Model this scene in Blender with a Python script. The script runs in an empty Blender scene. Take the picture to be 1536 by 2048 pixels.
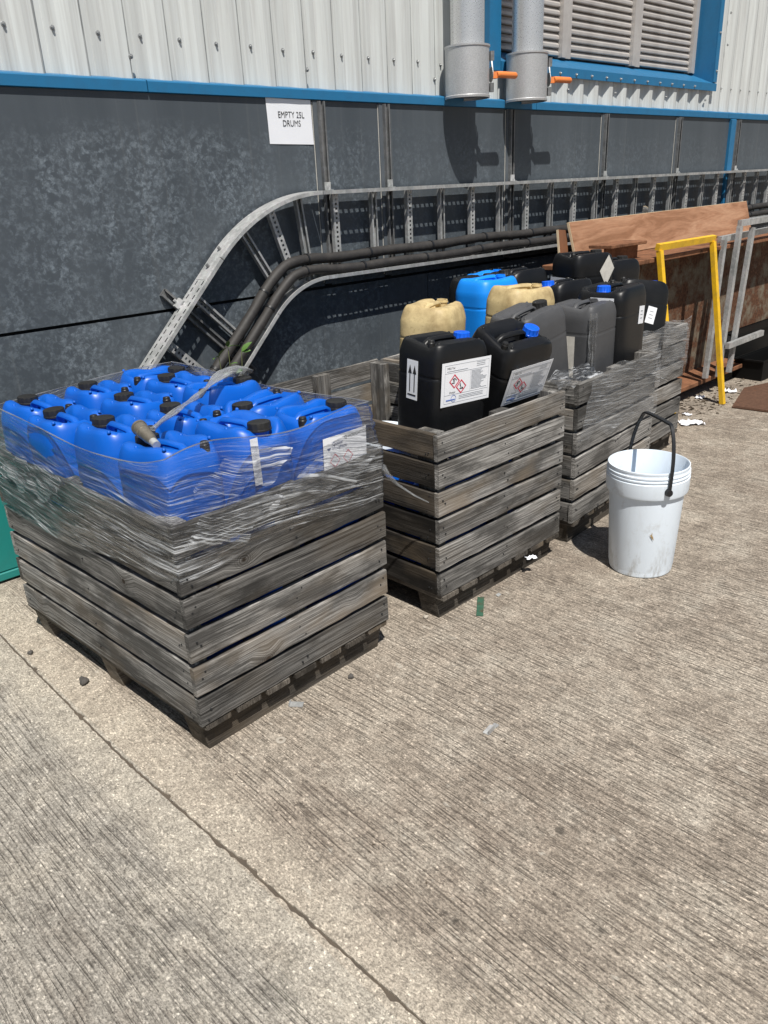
import bpy, math, random
from mathutils import Vector, Matrix, Euler
random.seed(7)
S = bpy.context.scene
COL = S.collection
R = math.radians

# ------------------------------------------------------------------ camera
cam_d = bpy.data.cameras.new('camera'); cam = bpy.data.objects.new('camera', cam_d); COL.objects.link(cam)
cam.matrix_world = Matrix(((0.71995174, 0.29505663, -0.62818077, 0), (-0.69259675, 0.2474292, -0.67756072, 0),
                           (-0.04448851, 0.92288698, 0.38249233, 1.57), (0, 0, 0, 1)))
cam_d.sensor_fit = 'VERTICAL'; cam_d.sensor_height = 36; cam_d.sensor_width = 27; cam_d.lens = 27.566
cam_d.clip_start = 0.05; cam_d.clip_end = 300
S.camera = cam
# ------------------------------------------------------------------ world + sun
SUN = Vector((0.53, 1.0, -2.0)).normalized()
W = bpy.data.worlds.new('World'); S.world = W; W.use_nodes = True
wn = W.node_tree; wn.nodes.clear()
sky = wn.nodes.new('ShaderNodeTexSky'); sky.sky_type = 'NISHITA'; sky.sun_disc = False
sky.sun_elevation = math.asin(-SUN.z); sky.sun_rotation = math.atan2(-SUN.x, -SUN.y)
sky.air_density = 1.0; sky.dust_density = 1.0
bg = wn.nodes.new('ShaderNodeBackground'); bg.inputs[1].default_value = 0.05
wo = wn.nodes.new('ShaderNodeOutputWorld')
wn.links.new(sky.outputs[0], bg.inputs[0]); wn.links.new(bg.outputs[0], wo.inputs[0])
sd = bpy.data.lights.new('sun', 'SUN'); sd.energy = 5.0; sd.angle = R(0.53); sd.color = (1, 0.955, 0.89)
so = bpy.data.objects.new('sun', sd); COL.objects.link(so); so.location = (-4, -6, 12)
so.rotation_euler = SUN.to_track_quat('-Z', 'Y').to_euler()
S.view_settings.view_transform = 'Standard'; S.view_settings.look = 'None'; S.view_settings.gamma = 1
S.view_settings.exposure = 0.18
S.view_settings.use_curve_mapping = False
S.cycles.max_bounces = 8; S.cycles.transparent_max_bounces = 24

# ------------------------------------------------------------------ material helpers
class NT:
    def __init__(s, name):
        s.m = bpy.data.materials.new(name); s.m.use_nodes = True
        s.t = s.m.node_tree; s.t.nodes.clear()
        s.out = s.n('OutputMaterial'); s.b = s.n('BsdfPrincipled'); s.l(s.b.outputs[0], s.out.inputs[0])
    def n(s, t, **k):
        nd = s.t.nodes.new('ShaderNode' + t)
        for a, v in k.items(): setattr(nd, a, v)
        return nd
    def l(s, a, b): s.t.links.new(a, b)
    def put(s, v, inp):
        if hasattr(v, 'default_value') or hasattr(v, 'is_linked'): s.l(v, inp)
        elif isinstance(v, (tuple, list)) and len(v) == 3 and inp.type == 'RGBA': inp.default_value = (*v, 1)
        else: inp.default_value = v
    def coord(s, kind='Object'): return s.n('TexCoord').outputs[kind]
    def map(s, v, scale=(1, 1, 1), loc=(0, 0, 0), rot=(0, 0, 0)):
        m = s.n('Mapping'); s.l(v, m.inputs[0]); m.inputs['Scale'].default_value = scale
        s.put(loc, m.inputs['Location']); m.inputs['Rotation'].default_value = rot; return m.outputs[0]
    def noise(s, v, scale=5, detail=4, rough=.55, dist=0):
        n = s.n('TexNoise'); s.l(v, n.inputs['Vector']); n.inputs['Scale'].default_value = scale
        n.inputs['Detail'].default_value = detail; n.inputs['Roughness'].default_value = rough
        n.inputs['Distortion'].default_value = dist; return n.outputs[0]
    def voro(s, v, scale=5, feature='F1', rnd=1.0):
        n = s.n('TexVoronoi', feature=feature); s.l(v, n.inputs['Vector']); n.inputs['Scale'].default_value = scale
        n.inputs['Randomness'].default_value = rnd; return n.outputs['Distance']
    def ramp(s, f, pts, interp='LINEAR'):
        n = s.n('ValToRGB'); n.color_ramp.interpolation = interp; e = n.color_ramp.elements
        while len(e) < len(pts): e.new(.5)
        for i, (p, c) in enumerate(pts):
            e[i].position = p
            e[i].color = (c, c, c, 1) if isinstance(c, (int, float)) else (*c, 1)
        s.l(f, n.inputs[0]); return n.outputs[0]
    def math(s, op, a, b=0.0, c=0.0, clamp=False):
        n = s.n('Math', operation=op, use_clamp=clamp)
        for i, v in enumerate((a, b, c)): s.put(v, n.inputs[i])
        return n.outputs[0]
    def mix(s, f, a, b, blend='MIX'):
        n = s.n('Mix', data_type='RGBA', blend_type=blend); s.put(f, n.inputs[0])
        s.put(a, n.inputs[6]); s.put(b, n.inputs[7]); return n.outputs[2]
    def sep(s, v):
        n = s.n('SeparateXYZ'); s.l(v, n.inputs[0]); return n.outputs
    def comb(s, x, y, z):
        n = s.n('CombineXYZ')
        for i, v in enumerate((x, y, z)): s.put(v, n.inputs[i])
        return n.outputs[0]
    def bump(s, h, strength=.3, dist=.01):
        n = s.n('Bump'); n.inputs['Strength'].default_value = strength; n.inputs['Distance'].default_value = dist
        s.l(h, n.inputs['Height']); s.l(n.outputs[0], s.b.inputs['Normal']); return n.outputs[0]
    def set(s, **k):
        for a, v in k.items():
            s.put(v, s.b.inputs[{'col': 'Base Color', 'rough': 'Roughness', 'metal': 'Metallic', 'spec': 'Specular IOR Level',
                                 'sss': 'Subsurface Weight', 'coat': 'Coat Weight', 'trans': 'Transmission Weight', 'alpha': 'Alpha'}[a]])
        return s
    def rnd(s): return s.n('ObjectInfo').outputs['Random']

def plain(name, col, rough=.5, metal=0, spec=.5, dirt=0, dscale=12, dcol=(.05, .045, .04), bump=0):
    t = NT(name); t.set(rough=rough, metal=metal, spec=spec)
    c = t.coord(); n = t.noise(c, dscale, 6, .65)
    if dirt:
        f = t.math('MULTIPLY', t.ramp(n, [(.42, 0), (.7, 1)]), dirt)
        n2 = t.noise(c, dscale * 9, 3, .6)
        f2 = t.math('MULTIPLY', t.ramp(n2, [(.55, 0), (.75, 1)]), dirt * .7)
        t.set(col=t.mix(t.math('MAXIMUM', f, f2), col, dcol))
        t.set(rough=t.math('ADD', t.math('MULTIPLY', n, .25), rough - .1))
    else: t.set(col=col)
    if bump: t.bump(t.noise(c, 60, 3), bump, .004)
    return t.m

def wood_mat(name, dark, mid, light, gain=1.0):
    t = NT(name); c = t.coord(); r = t.rnd()
    off = t.comb(t.math('MULTIPLY', r, 37.0), t.math('MULTIPLY', r, 11.0), t.math('MULTIPLY', r, 23.0))
    v = t.n('VectorMath', operation='ADD'); t.l(c, v.inputs[0]); t.l(off, v.inputs[1]); p = v.outputs[0]
    kd = t.voro(t.map(p, (3.0, .01, 3.6)), 1.0)
    kn = t.math('SUBTRACT', 1.0, t.math('MULTIPLY', kd, 4.6), clamp=True)          # knot influence
    x, y, z = t.sep(p)
    wob = t.noise(t.map(p, (3, 3, 14)), 1.0, 2)
    zz = t.math('ADD', z, t.math('ADD', t.math('MULTIPLY', kn, .030), t.math('MULTIPLY', wob, .014)))
    g1 = t.noise(t.comb(t.math('MULTIPLY', x, 1.6), t.math('MULTIPLY', y, 40), t.math('MULTIPLY', zz, 210)), 1.0, 5, .68)
    g2 = t.noise(t.comb(t.math('MULTIPLY', x, 7), t.math('MULTIPLY', y, 160), t.math('MULTIPLY', zz, 520)), 1.0, 3, .7)
    g = t.math('ADD', t.math('MULTIPLY', g1, .58), t.math('MULTIPLY', g2, .42))
    crack = t.ramp(t.noise(t.comb(t.math('MULTIPLY', x, 1.7), t.math('MULTIPLY', y, 9), t.math('MULTIPLY', zz, 90)), 1.0, 2), [(.285, 1), (.325, 0)])
    col = t.ramp(g, [(.36, dark), (.475, mid), (.60, light)])
    col = t.mix(t.math('MULTIPLY', crack, .85), col, (.012, .010, .009))
    st = t.noise(t.map(p, (3.2, 4, 10)), 1.0, 5, .65)
    col = t.mix(t.math('MULTIPLY', t.ramp(st, [(.46, 0), (.60, 1)]), .80), col, tuple(a * .36 for a in mid))
    tan = t.noise(t.map(p, (2.1, 2, 5)), 1.3, 3)
    col = t.mix(t.math('MULTIPLY', t.math('MULTIPLY', t.ramp(tan, [(.46, 0), (.66, 1)]), t.math('FRACT', t.math('MULTIPLY', r, 3.71))), .62), col, (.20, .155, .105))
    core = t.ramp(kd, [(.022, 1), (.042, 0)])
    ring = t.math('MULTIPLY', t.ramp(t.math('FRACT', t.math('MULTIPLY', kd, 42)), [(.2, 1), (.5, 0)]), t.ramp(kd, [(.05, .75), (.13, 0)]))
    col = t.mix(t.math('MAXIMUM', core, ring), col, (.045, .034, .026))
    br = t.math('ADD', t.math('MULTIPLY', t.math('FRACT', t.math('MULTIPLY', r, 7.13)), .78), .56)
    hs = t.n('HueSaturation'); t.l(col, hs.inputs['Color']); t.l(t.math('MULTIPLY', br, gain * .92), hs.inputs['Value'])
    t.set(col=hs.outputs[0], rough=.88, spec=.2)
    t.bump(g, .9, .004)
    return t.m

def concrete_mat():
    t = NT('concrete'); c = t.coord(); x, y, z = t.sep(c)
    ph = t.math('MULTIPLY', t.noise(t.map(c, (1.6, .45, 1)), 1.0, 3), .16)           # the comb wanders a little
    wx = t.math('ADD', x, ph)
    def comb(pitch, warp, sy):
        w = t.math('MULTIPLY', t.noise(t.comb(t.math('MULTIPLY', wx, 30), t.math('MULTIPLY', y, sy), 0.0), 1.0, 2), warp)
        return t.math('PINGPONG', t.math('ADD', t.math('MULTIPLY', wx, 2.0 / pitch), w), 1.0)
    c1, c2, c0 = comb(.021, 3.0, .9), comb(.0105, 3.0, 2.0), comb(.047, 4.0, .6)
    d = t.math('ABSOLUTE', t.math('SUBTRACT', t.math('ADD', x, t.math('MULTIPLY', t.noise(c, 4.0, 5), .09)), .775))
    band = t.ramp(d, [(.09, 1), (.17, 0)])                                           # trowelled margin along the joint
    broom = t.math('SUBTRACT', 1.0, t.math('MULTIPLY', band, .86))
    brk = t.noise(t.map(c, (38, 12, 1)), 1.0, 4, .7)                                 # grooves come and go
    brk2 = t.noise(t.map(c, (3.5, 1.6, 1)), 1.0, 4, .6)
    g1 = t.math('MULTIPLY', t.ramp(c1, [(.04, 1), (.26, 0)]), t.math('MULTIPLY', t.ramp(brk, [(.38, 0), (.54, 1)]), t.ramp(brk2, [(.32, .35), (.55, 1)])))
    g2 = t.math('MULTIPLY', t.ramp(c2, [(.1, 1), (.5, 0)]), t.ramp(brk, [(.36, .15), (.60, .8)]))
    g0 = t.math('MULTIPLY', t.ramp(c0, [(.03, 1), (.15, 0)]), t.ramp(brk, [(.46, 0), (.58, .8)]))
    g1 = t.math('MAXIMUM', g1, g0)
    groove = t.math('MULTIPLY', t.math('MAXIMUM', g1, t.math('MULTIPLY', g2, .6)), broom)
    def cells(scale, sy):
        v = t.n('TexVoronoi'); t.l(t.map(c, (1, sy, 1)), v.inputs['Vector']); v.inputs['Scale'].default_value = scale
        return t.sep(v.outputs['Color'])[0]
    a1, a2 = cells(240, .55), cells(460, .7)
    sp = t.noise(c, 120, 5, .75); big = t.noise(c, .8, 5, .6); mid = t.noise(c, 5, 7, .68); mid2 = t.noise(c, 22, 6, .7)
    sidef = t.math('GREATER_THAN', x, .72)
    base = t.mix(sidef, (.345, .322, .282), (.375, .325, .265))
    base = t.mix(t.ramp(big, [(.38, 0), (.62, 1)]), base, t.mix(sidef, (.300, .276, .238), (.285, .240, .194)))
    base = t.mix(t.math('MULTIPLY', t.ramp(mid, [(.46, 0), (.66, 1)]), .6), base, (.47, .425, .355))
    base = t.mix(t.math('MULTIPLY', t.ramp(mid, [(.33, 1), (.46, 0)]), .45), base, (.215, .185, .152))
    base = t.mix(t.math('MULTIPLY', band, .42), base, (.48, .43, .35))
    col = t.mix(.95, base, t.ramp(a1, [(.0, .62), (.18, .86), (.75, 1.08), (.93, 1.28), (1.0, 1.75)]), 'MULTIPLY')
    col = t.mix(.8, col, t.ramp(a2, [(.0, .62), (.5, 1.0), (1.0, 1.35)]), 'MULTIPLY')
    col = t.mix(.8, col, t.ramp(sp, [(.34, .55), (.5, 1.0), (.66, 1.3)]), 'MULTIPLY')
    col = t.mix(.55, col, t.ramp(mid2, [(.34, .6), (.5, 1.0), (.66, 1.25)]), 'MULTIPLY')
    col = t.mix(t.math('MULTIPLY', t.math('MULTIPLY', groove, t.ramp(x, [(.3, .62), (.9, 1)])), .70), col, (.085, .068, .053))
    pit = t.voro(t.map(c, (1, .6, 1)), 34)
    pm = t.math('MULTIPLY', t.ramp(pit, [(.05, 1), (.10, 0)]), t.ramp(t.noise(c, 13, 2), [(.54, 0), (.60, 1)]))
    blob = t.noise(t.map(c, (1, .6, 1)), 12, 3, .5)
    col = t.mix(t.math('MULTIPLY', t.math('MAXIMUM', pm, t.ramp(blob, [(.72, 0), (.755, .8)])), .85), col, (.045, .04, .034))
    oil = t.noise(t.map(c, (1, .7, 1)), 2.6, 5, .6)
    col = t.mix(t.math('MULTIPLY', t.ramp(oil, [(.62, 0), (.72, 1)]), .38), col, (.11, .095, .08))
    pale = t.noise(t.map(c, (1, .5, 1)), 31, 4, .6)
    col = t.mix(t.math('MULTIPLY', t.ramp(pale, [(.64, 0), (.72, 1)]), .55), col, (.62, .58, .50))
    t.set(col=col, rough=.92, spec=.25)
    h = t.math('ADD', t.math('MULTIPLY', groove, -.9), t.math('ADD', t.math('MULTIPLY', sp, .5), t.math('MULTIPLY', a1, .25)))
    t.bump(h, .9, .006)
    return t.m

def wall_panel_mat():
    t = NT('slate_grey_panel'); c = t.coord('Object'); g = t.n('NewGeometry').outputs['Position']
    x, y, z = t.sep(g)
    wob_ = t.n('VectorMath', operation='ADD'); nz_ = t.n('TexNoise'); t.l(g, nz_.inputs['Vector']); nz_.inputs['Scale'].default_value = 30; sc_ = t.n('VectorMath', operation='SCALE'); t.l(nz_.outputs['Color'], sc_.inputs[0]); sc_.inputs['Scale'].default_value = .045; t.l(g, wob_.inputs[0]); t.l(sc_.outputs[0], wob_.inputs[1])
    n = t.voro(t.map(wob_.outputs[0], (.8, 1, 1.25)), 24, 'DISTANCE_TO_EDGE'); nn = t.noise(g, 70, 4, .65); big_ = t.noise(g, 11, 3); v = t.noise(g, 1.9, 4, .6); v2 = t.noise(t.map(g, (9, 1, .8)), 1.0, 3)
    blot = t.math('MULTIPLY', t.math('MULTIPLY', t.ramp(n, [(.0, .45), (.12, 1)]), t.ramp(t.noise(g, 32, 3, .6, .5), [(.42, 0), (.55, 1)])), t.math('MULTIPLY', t.ramp(nn, [(.40, .2), (.6, 1)]), t.ramp(big_, [(.30, .4), (.52, 1)])))
    hf = t.ramp(z, [(.2, 1), (.72, 1)])
    reach = t.math('MULTIPLY', t.ramp(v, [(.30, 0), (.52, 1)]), t.ramp(v2, [(.34, .35), (.55, 1)]))
    top = t.ramp(t.math('SUBTRACT', 2.03, z), [(.10, 0), (.26, 1)])
    xf = t.ramp(t.math('MULTIPLY', x, .25), [(.70, 1), (.9, .45)])
    f = t.math('MULTIPLY', t.math('MULTIPLY', blot, reach), t.math('MULTIPLY', top, xf))
    base = t.mix(t.ramp(t.noise(t.map(g, (5, 1, .5)), 1.0, 4), [(.3, 0), (.7, 1)]), (.058, .070, .082), (.078, .092, .106))
    col = t.mix(t.math('MULTIPLY', f, .80), base, (.200, .238, .27))
    drip = t.ramp(t.noise(t.map(g, (30, 1, .6)), 1.0, 3), [(.6, 0), (.75, 1)])
    col = t.mix(t.math('MULTIPLY', drip, .25), col, (.15, .155, .155))
    t.set(col=col, rough=t.math('ADD', t.math('MULTIPLY', f, .25), .42), spec=.35)
    t.bump(nn, .04, .002)
    return t.m

def cladding_mat():
    t = NT('pale_grey_cladding'); g = t.n('NewGeometry').outputs['Position']
    s = t.noise(t.map(g, (26, 1, .7)), 1.0, 4, .6); s2 = t.noise(t.map(g, (80, 1, 2.2)), 1.0, 3)
    col = t.mix(t.ramp(s, [(.35, 0), (.68, 1)]), (.60, .63, .62), (.47, .485, .475))
    col = t.mix(t.math('MULTIPLY', t.ramp(s2, [(.5, 0), (.7, 1)]), .35), col, (.36, .355, .345))
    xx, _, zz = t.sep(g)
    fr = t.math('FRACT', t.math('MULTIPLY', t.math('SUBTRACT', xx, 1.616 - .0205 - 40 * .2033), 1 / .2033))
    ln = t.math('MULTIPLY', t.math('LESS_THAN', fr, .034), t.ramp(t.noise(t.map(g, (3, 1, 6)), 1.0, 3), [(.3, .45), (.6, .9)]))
    col = t.mix(ln, col, (.17, .18, .18))                                            # rib shade painted as a dark line along each folded edge
    t.set(col=col, rough=.55, spec=.35); return t.m

def galv(name, col=(.42, .445, .44), rough=.42, metal=.42):
    t = NT(name); c = t.n('NewGeometry').outputs['Position']
    v = t.n('TexVoronoi'); t.l(c, v.inputs['Vector']); v.inputs['Scale'].default_value = 70
    n = t.noise(c, 9, 5, .65)
    fine = name in ('spiral_duct_steel', 'satin_collar_steel')
    if fine: v.inputs['Scale'].default_value = 260; n = t.noise(c, 160, 3, .7)
    cc = t.mix(.18, col, v.outputs['Color'], 'OVERLAY')
    hs = t.n('HueSaturation'); hs.inputs['Saturation'].default_value = .12; t.l(cc, hs.inputs['Color'])
    cc = t.mix(t.ramp(n, [(.42, 0), (.7, 1)]), hs.outputs[0], tuple(a * (.82 if fine else .62) for a in col))
    cc = t.mix(t.math('MULTIPLY', t.ramp(t.noise(c, 30, 4), [(.55, 0), (.7, 1)]), .12 if fine else .5), cc, tuple(min(1, a * 1.5) for a in col))
    t.set(col=cc, metal=metal, rough=t.math('ADD', t.math('MULTIPLY', n, .3), rough - .12)); return t.m

def rust_mat(name, paint, amount):
    t = NT(name); g = t.n('NewGeometry').outputs['Position']
    n = t.noise(g, 7, 7, .68); n2 = t.noise(g, 45, 5, .7)
    rc = t.ramp(n2, [(.3, (.030, .016, .011)), (.5, (.095, .043, .023)), (.72, (.20, .10, .055))])
    f = t.ramp(n, [(amount - .08, 1), (amount + .06, 0)])
    pc = t.mix(t.ramp(n2, [(.4, 0), (.7, 1)]), paint, tuple(a * .6 for a in paint))
    t.set(col=t.mix(f, pc, rc), rough=.8, spec=.25); t.bump(n2, .3, .004); return t.m

def ply_mat():
    t = NT('plywood_face'); c = t.coord()
    w = t.noise(t.map(c, (1.3, 1, 7)), 1.6, 5, .6, 1.4); w2 = t.noise(t.map(c, (8, 1, 60)), 1.5, 3)
    col = t.ramp(w, [(.35, (.25, .125, .068)), (.5, (.345, .185, .108)), (.66, (.42, .245, .15))])
    col = t.mix(.4, col, t.ramp(w2, [(.3, .7), (.7, 1.2)]), 'MULTIPLY')
    kd = t.voro(t.map(c, (2.2, .01, 5)), 1.5)
    col = t.mix(t.ramp(kd, [(.03, .8), (.09, 0)]), col, (.10, .045, .022))
    t.set(col=col, rough=.7, spec=.25); return t.m

def film_mat(name, haze, streak, lo=0.0, glint=.4, pmin=.12):
    t = NT(name); uv = t.coord('UV'); u, v, _ = t.sep(uv)      # u metres along the pull, v metres across it
    drift = t.math('MULTIPLY', t.noise(t.map(uv, (1.6, 3, 1)), 1.0, 2), .06)
    tilt = t.math('MULTIPLY', u, .10)
    vv = t.math('ADD', t.math('ADD', v, drift), tilt)
    def st(su, sv, d): return t.noise(t.comb(t.math('MULTIPLY', u, su), t.math('MULTIPLY', vv, sv), 0.0), 1.0, d, .62)
    s1, s2, s3 = st(2.2, 75, 3), st(7, 210, 3), st(1.2, 26, 2)
    big = t.noise(t.map(uv, (4.5, 7, 1)), 1.0, 3)
    patch = t.ramp(big, [(.36, pmin), (.58, 1)])
    a = t.math('MULTIPLY', t.ramp(s1, [(.53, 0), (.66, 1)]), streak * .8)
    b = t.math('MULTIPLY', t.ramp(s2, [(.57, 0), (.68, 1)]), streak)
    f = t.math('MULTIPLY', t.math('MAXIMUM', a, b), patch)
    low = t.ramp(v, [(.12, 1.0), (.27, lo)])                        # bunched layers low down on the timber
    f = t.math('ADD', t.math('MULTIPLY', f, low), haze, clamp=True)
    t.set(col=(.74, .77, .80), rough=.22, spec=.6)
    h = t.math('ADD', t.math('ADD', t.math('MULTIPLY', s1, .8), t.math('MULTIPLY', s2, .45)), t.math('MULTIPLY', s3, .9))
    bn = t.bump(h, 1.0, .016)
    tr = t.n('BsdfTransparent'); mx = t.n('MixShader'); gl = t.n('BsdfGlossy'); gl.inputs['Roughness'].default_value = .2
    gl.inputs['Color'].default_value = (.9, .92, .95, 1); t.l(bn, gl.inputs['Normal'])
    lw = t.n('LayerWeight'); lw.inputs[0].default_value = .15; t.l(bn, lw.inputs['Normal'])
    m0 = t.n('MixShader'); t.l(t.math('MULTIPLY', lw.outputs['Fresnel'], glint), m0.inputs[0]); t.l(tr.outputs[0], m0.inputs[1]); t.l(gl.outputs[0], m0.inputs[2])
    t.l(f, mx.inputs[0]); t.l(m0.outputs[0], mx.inputs[1]); t.l(t.b.outputs[0], mx.inputs[2]); t.l(mx.outputs[0], t.out.inputs[0])
    return t.m

M = {}
M['wood'] = wood_mat('weathered_wood', (.028, .027, .026), (.148, .143, .135), (.40, .39, .37))
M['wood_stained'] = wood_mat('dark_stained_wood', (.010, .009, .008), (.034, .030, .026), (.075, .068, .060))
M['wood_dark'] = wood_mat('dark_weathered_wood', (.035, .03, .025), (.10, .088, .074), (.21, .19, .165))
M['concrete'] = concrete_mat()
M['joint'] = plain('joint_filler', (.10, .08, .06), .95, dirt=.5)
M['panel'] = wall_panel_mat()
M['dark'] = plain('dark_void', (.012, .013, .014), .8)
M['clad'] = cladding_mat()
M['blue_trim'] = plain('blue_painted_steel', (.016, .150, .315), .42, dirt=.35, dscale=16, dcol=(.02, .10, .2))
M['galv'] = galv('galvanised_steel')
M['galv_bright'] = galv('bright_galvanised_steel', (.50, .525, .515), .40, .38)
M['galv_dark'] = galv('weathered_galvanised_steel', (.20, .215, .225), .5, .45)
M['trim_grey'] = plain('grey_joint_trim', (.085, .10, .115), .45, dirt=.3, dcol=(.16, .17, .18))
M['duct_body'] = galv('satin_collar_steel', (.54, .55, .56), .42, .55)
M['duct'] = galv('spiral_duct_steel', (.74, .75, .76), .27, .66)
M['louvre'] = plain('mill_aluminium', (.56, .53, .50), .42, .35, dirt=.45, dscale=6, dcol=(.30, .27, .25))
M['orange'] = plain('orange_plastic', (.82, .22, .04), .45, dirt=.3, dscale=30, dcol=(.65, .35, .2))
M['steel_screw'] = plain('zinc_screw', (.33, .34, .34), .4, .6)
M['paper'] = plain('white_paper', (.80, .82, .86), .6, dirt=.10, dscale=9, dcol=(.6, .62, .66))
M['ink'] = plain('black_ink', (.02, .02, .022), .6)
M['greyink'] = plain('grey_ink', (.33, .35, .38), .6)
M['blueink'] = plain('blue_ink', (.12, .2, .5), .6)
M['redink'] = plain('red_ink', (.62, .02, .06), .5)
M['navyink'] = plain('navy_ink', (.02, .04, .16), .5)
M['blue_can'] = plain('royal_blue_hdpe', (.001, .100, .50), .36, spec=.45, dirt=.16, dscale=7, dcol=(.01, .08, .36))
M['sky_can'] = plain('light_blue_hdpe', (.005, .25, .86), .42, spec=.4, dirt=.1, dscale=8, dcol=(.05, .2, .5))
M['black_can'] = plain('black_hdpe', (.0065, .007, .008), .38, spec=.36, dirt=.25, dscale=9, dcol=(.018, .018, .02))
M['grey_can'] = plain('scuffed_charcoal_hdpe', (.060, .062, .066), .5, spec=.4, dirt=.4, dscale=8, dcol=(.10, .10, .105))
M['yellow_can'] = plain('yellowed_hdpe', (.64, .51, .27), .5, spec=.35, dirt=.85, dscale=8, dcol=(.24, .165, .075))
M['cap_black'] = plain('black_cap_plastic', (.014, .014, .014), .42, spec=.45, dirt=.3, dscale=30, dcol=(.04, .038, .035))
M['cap_blue'] = plain('blue_cap_plastic', (.004, .11, .72), .38, spec=.45)
M['white_plastic'] = plain('white_bucket_plastic', (.76, .84, .92), .42, spec=.4, dirt=.07, dscale=16, dcol=(.42, .40, .36))
tb_ = NT('dirty_white_bucket'); cb_ = tb_.coord(); xb, yb, zb_ = tb_.sep(cb_)
n1 = tb_.noise(cb_, 9, 6, .7); n2 = tb_.noise(tb_.map(cb_, (1, 1, .35)), 26, 5, .7)
base_ = tb_.math('MULTIPLY', tb_.ramp(n2, [(.50, 0), (.66, 1)]), tb_.ramp(zb_, [(.02, .65), (.16, .10)]))
sm_ = tb_.math('MULTIPLY', tb_.ramp(n1, [(.58, 0), (.72, 1)]), .38)
cl_ = tb_.mix(tb_.math('MAXIMUM', base_, sm_), (.74, .82, .90), (.36, .345, .31))
tb_.set(col=cl_, rough=tb_.math('ADD', tb_.math('MULTIPLY', n1, .3), .28), spec=.4); M['bucket'] = tb_.m
M['shade_black'] = plain('near_black_shade', (.004, .004, .004), .6, spec=.2)  # near-black with the deep shade at the girder end put into the colour
M['brown_mark'] = plain('brown_glue_mark', (.40, .28, .13), .8, dirt=.5, dscale=90)
M['black_plastic'] = plain('black_handle_plastic', (.012, .013, .015), .45)
M['rubber'] = plain('black_pipe_lagging', (.026, .024, .023), .62, dirt=.5, dscale=14, dcol=(.06, .055, .05), bump=.3)
M['yellow_paint'] = plain('worn_yellow_paint', (.80, .48, .012), .5, dirt=.4, dscale=14, dcol=(.20, .13, .05))
M['rust'] = rust_mat('rusty_painted_steel', (.20, .17, .125), .55)
M['rust_top'] = rust_mat('brown_primer_steel', (.25, .115, .060), .46)
M['rust_plate'] = rust_mat('rust_plate', (.12, .065, .042), .35)
M['ply'] = ply_mat()
M['ply_edge'] = plain('plywood_edge', (.62, .50, .33), .75, dirt=.2)
M['brown_wood'] = plain('stained_wood', (.20, .085, .04), .6, dirt=.3)
M['teal'] = plain('teal_paint', (.012, .21, .19), .5, dirt=.25, dscale=10, dcol=(.02, .12, .11))
M['film'] = film_mat('stretch_film', .025, 1.0, .34, .9)
M['film_thin'] = film_mat('thin_stretch_film', .09, .5, 1.0, .35, .55)
M['film_fold'] = film_mat('folded_stretch_film', .03, .9, 1.0, .7, .4)
M['film_rope'] = film_mat('bunched_stretch_film', .38, .5, 1.0, .5)
M['leaf'] = plain('leaf_green', (.075, .16, .03), .5)
M['stem'] = plain('weed_stem', (.14, .16, .06), .6)
M['stone'] = plain('dark_stone', (.07, .065, .06), .85, dirt=.4, dscale=60, dcol=(.14, .13, .12), bump=.6)
M['pale_stone'] = plain('pale_stone', (.42, .38, .32), .9, dirt=.4, dscale=60, dcol=(.2, .18, .15), bump=.6)
M['rust_strip'] = rust_mat('green_rusty_strip', (.05, .13, .085), .45)
M['litter'] = plain('leaf_litter', (.05, .038, .026), .95, dirt=.6, dscale=40, dcol=(.16, .12, .08))
M['brass'] = plain('dull_brass', (.30, .27, .22), .4, .7, dirt=.4, dscale=40)
M['old_label'] = plain('soiled_label', (.60, .58, .53), .7, dirt=.5, dscale=28, dcol=(.33, .32, .29))

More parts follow.
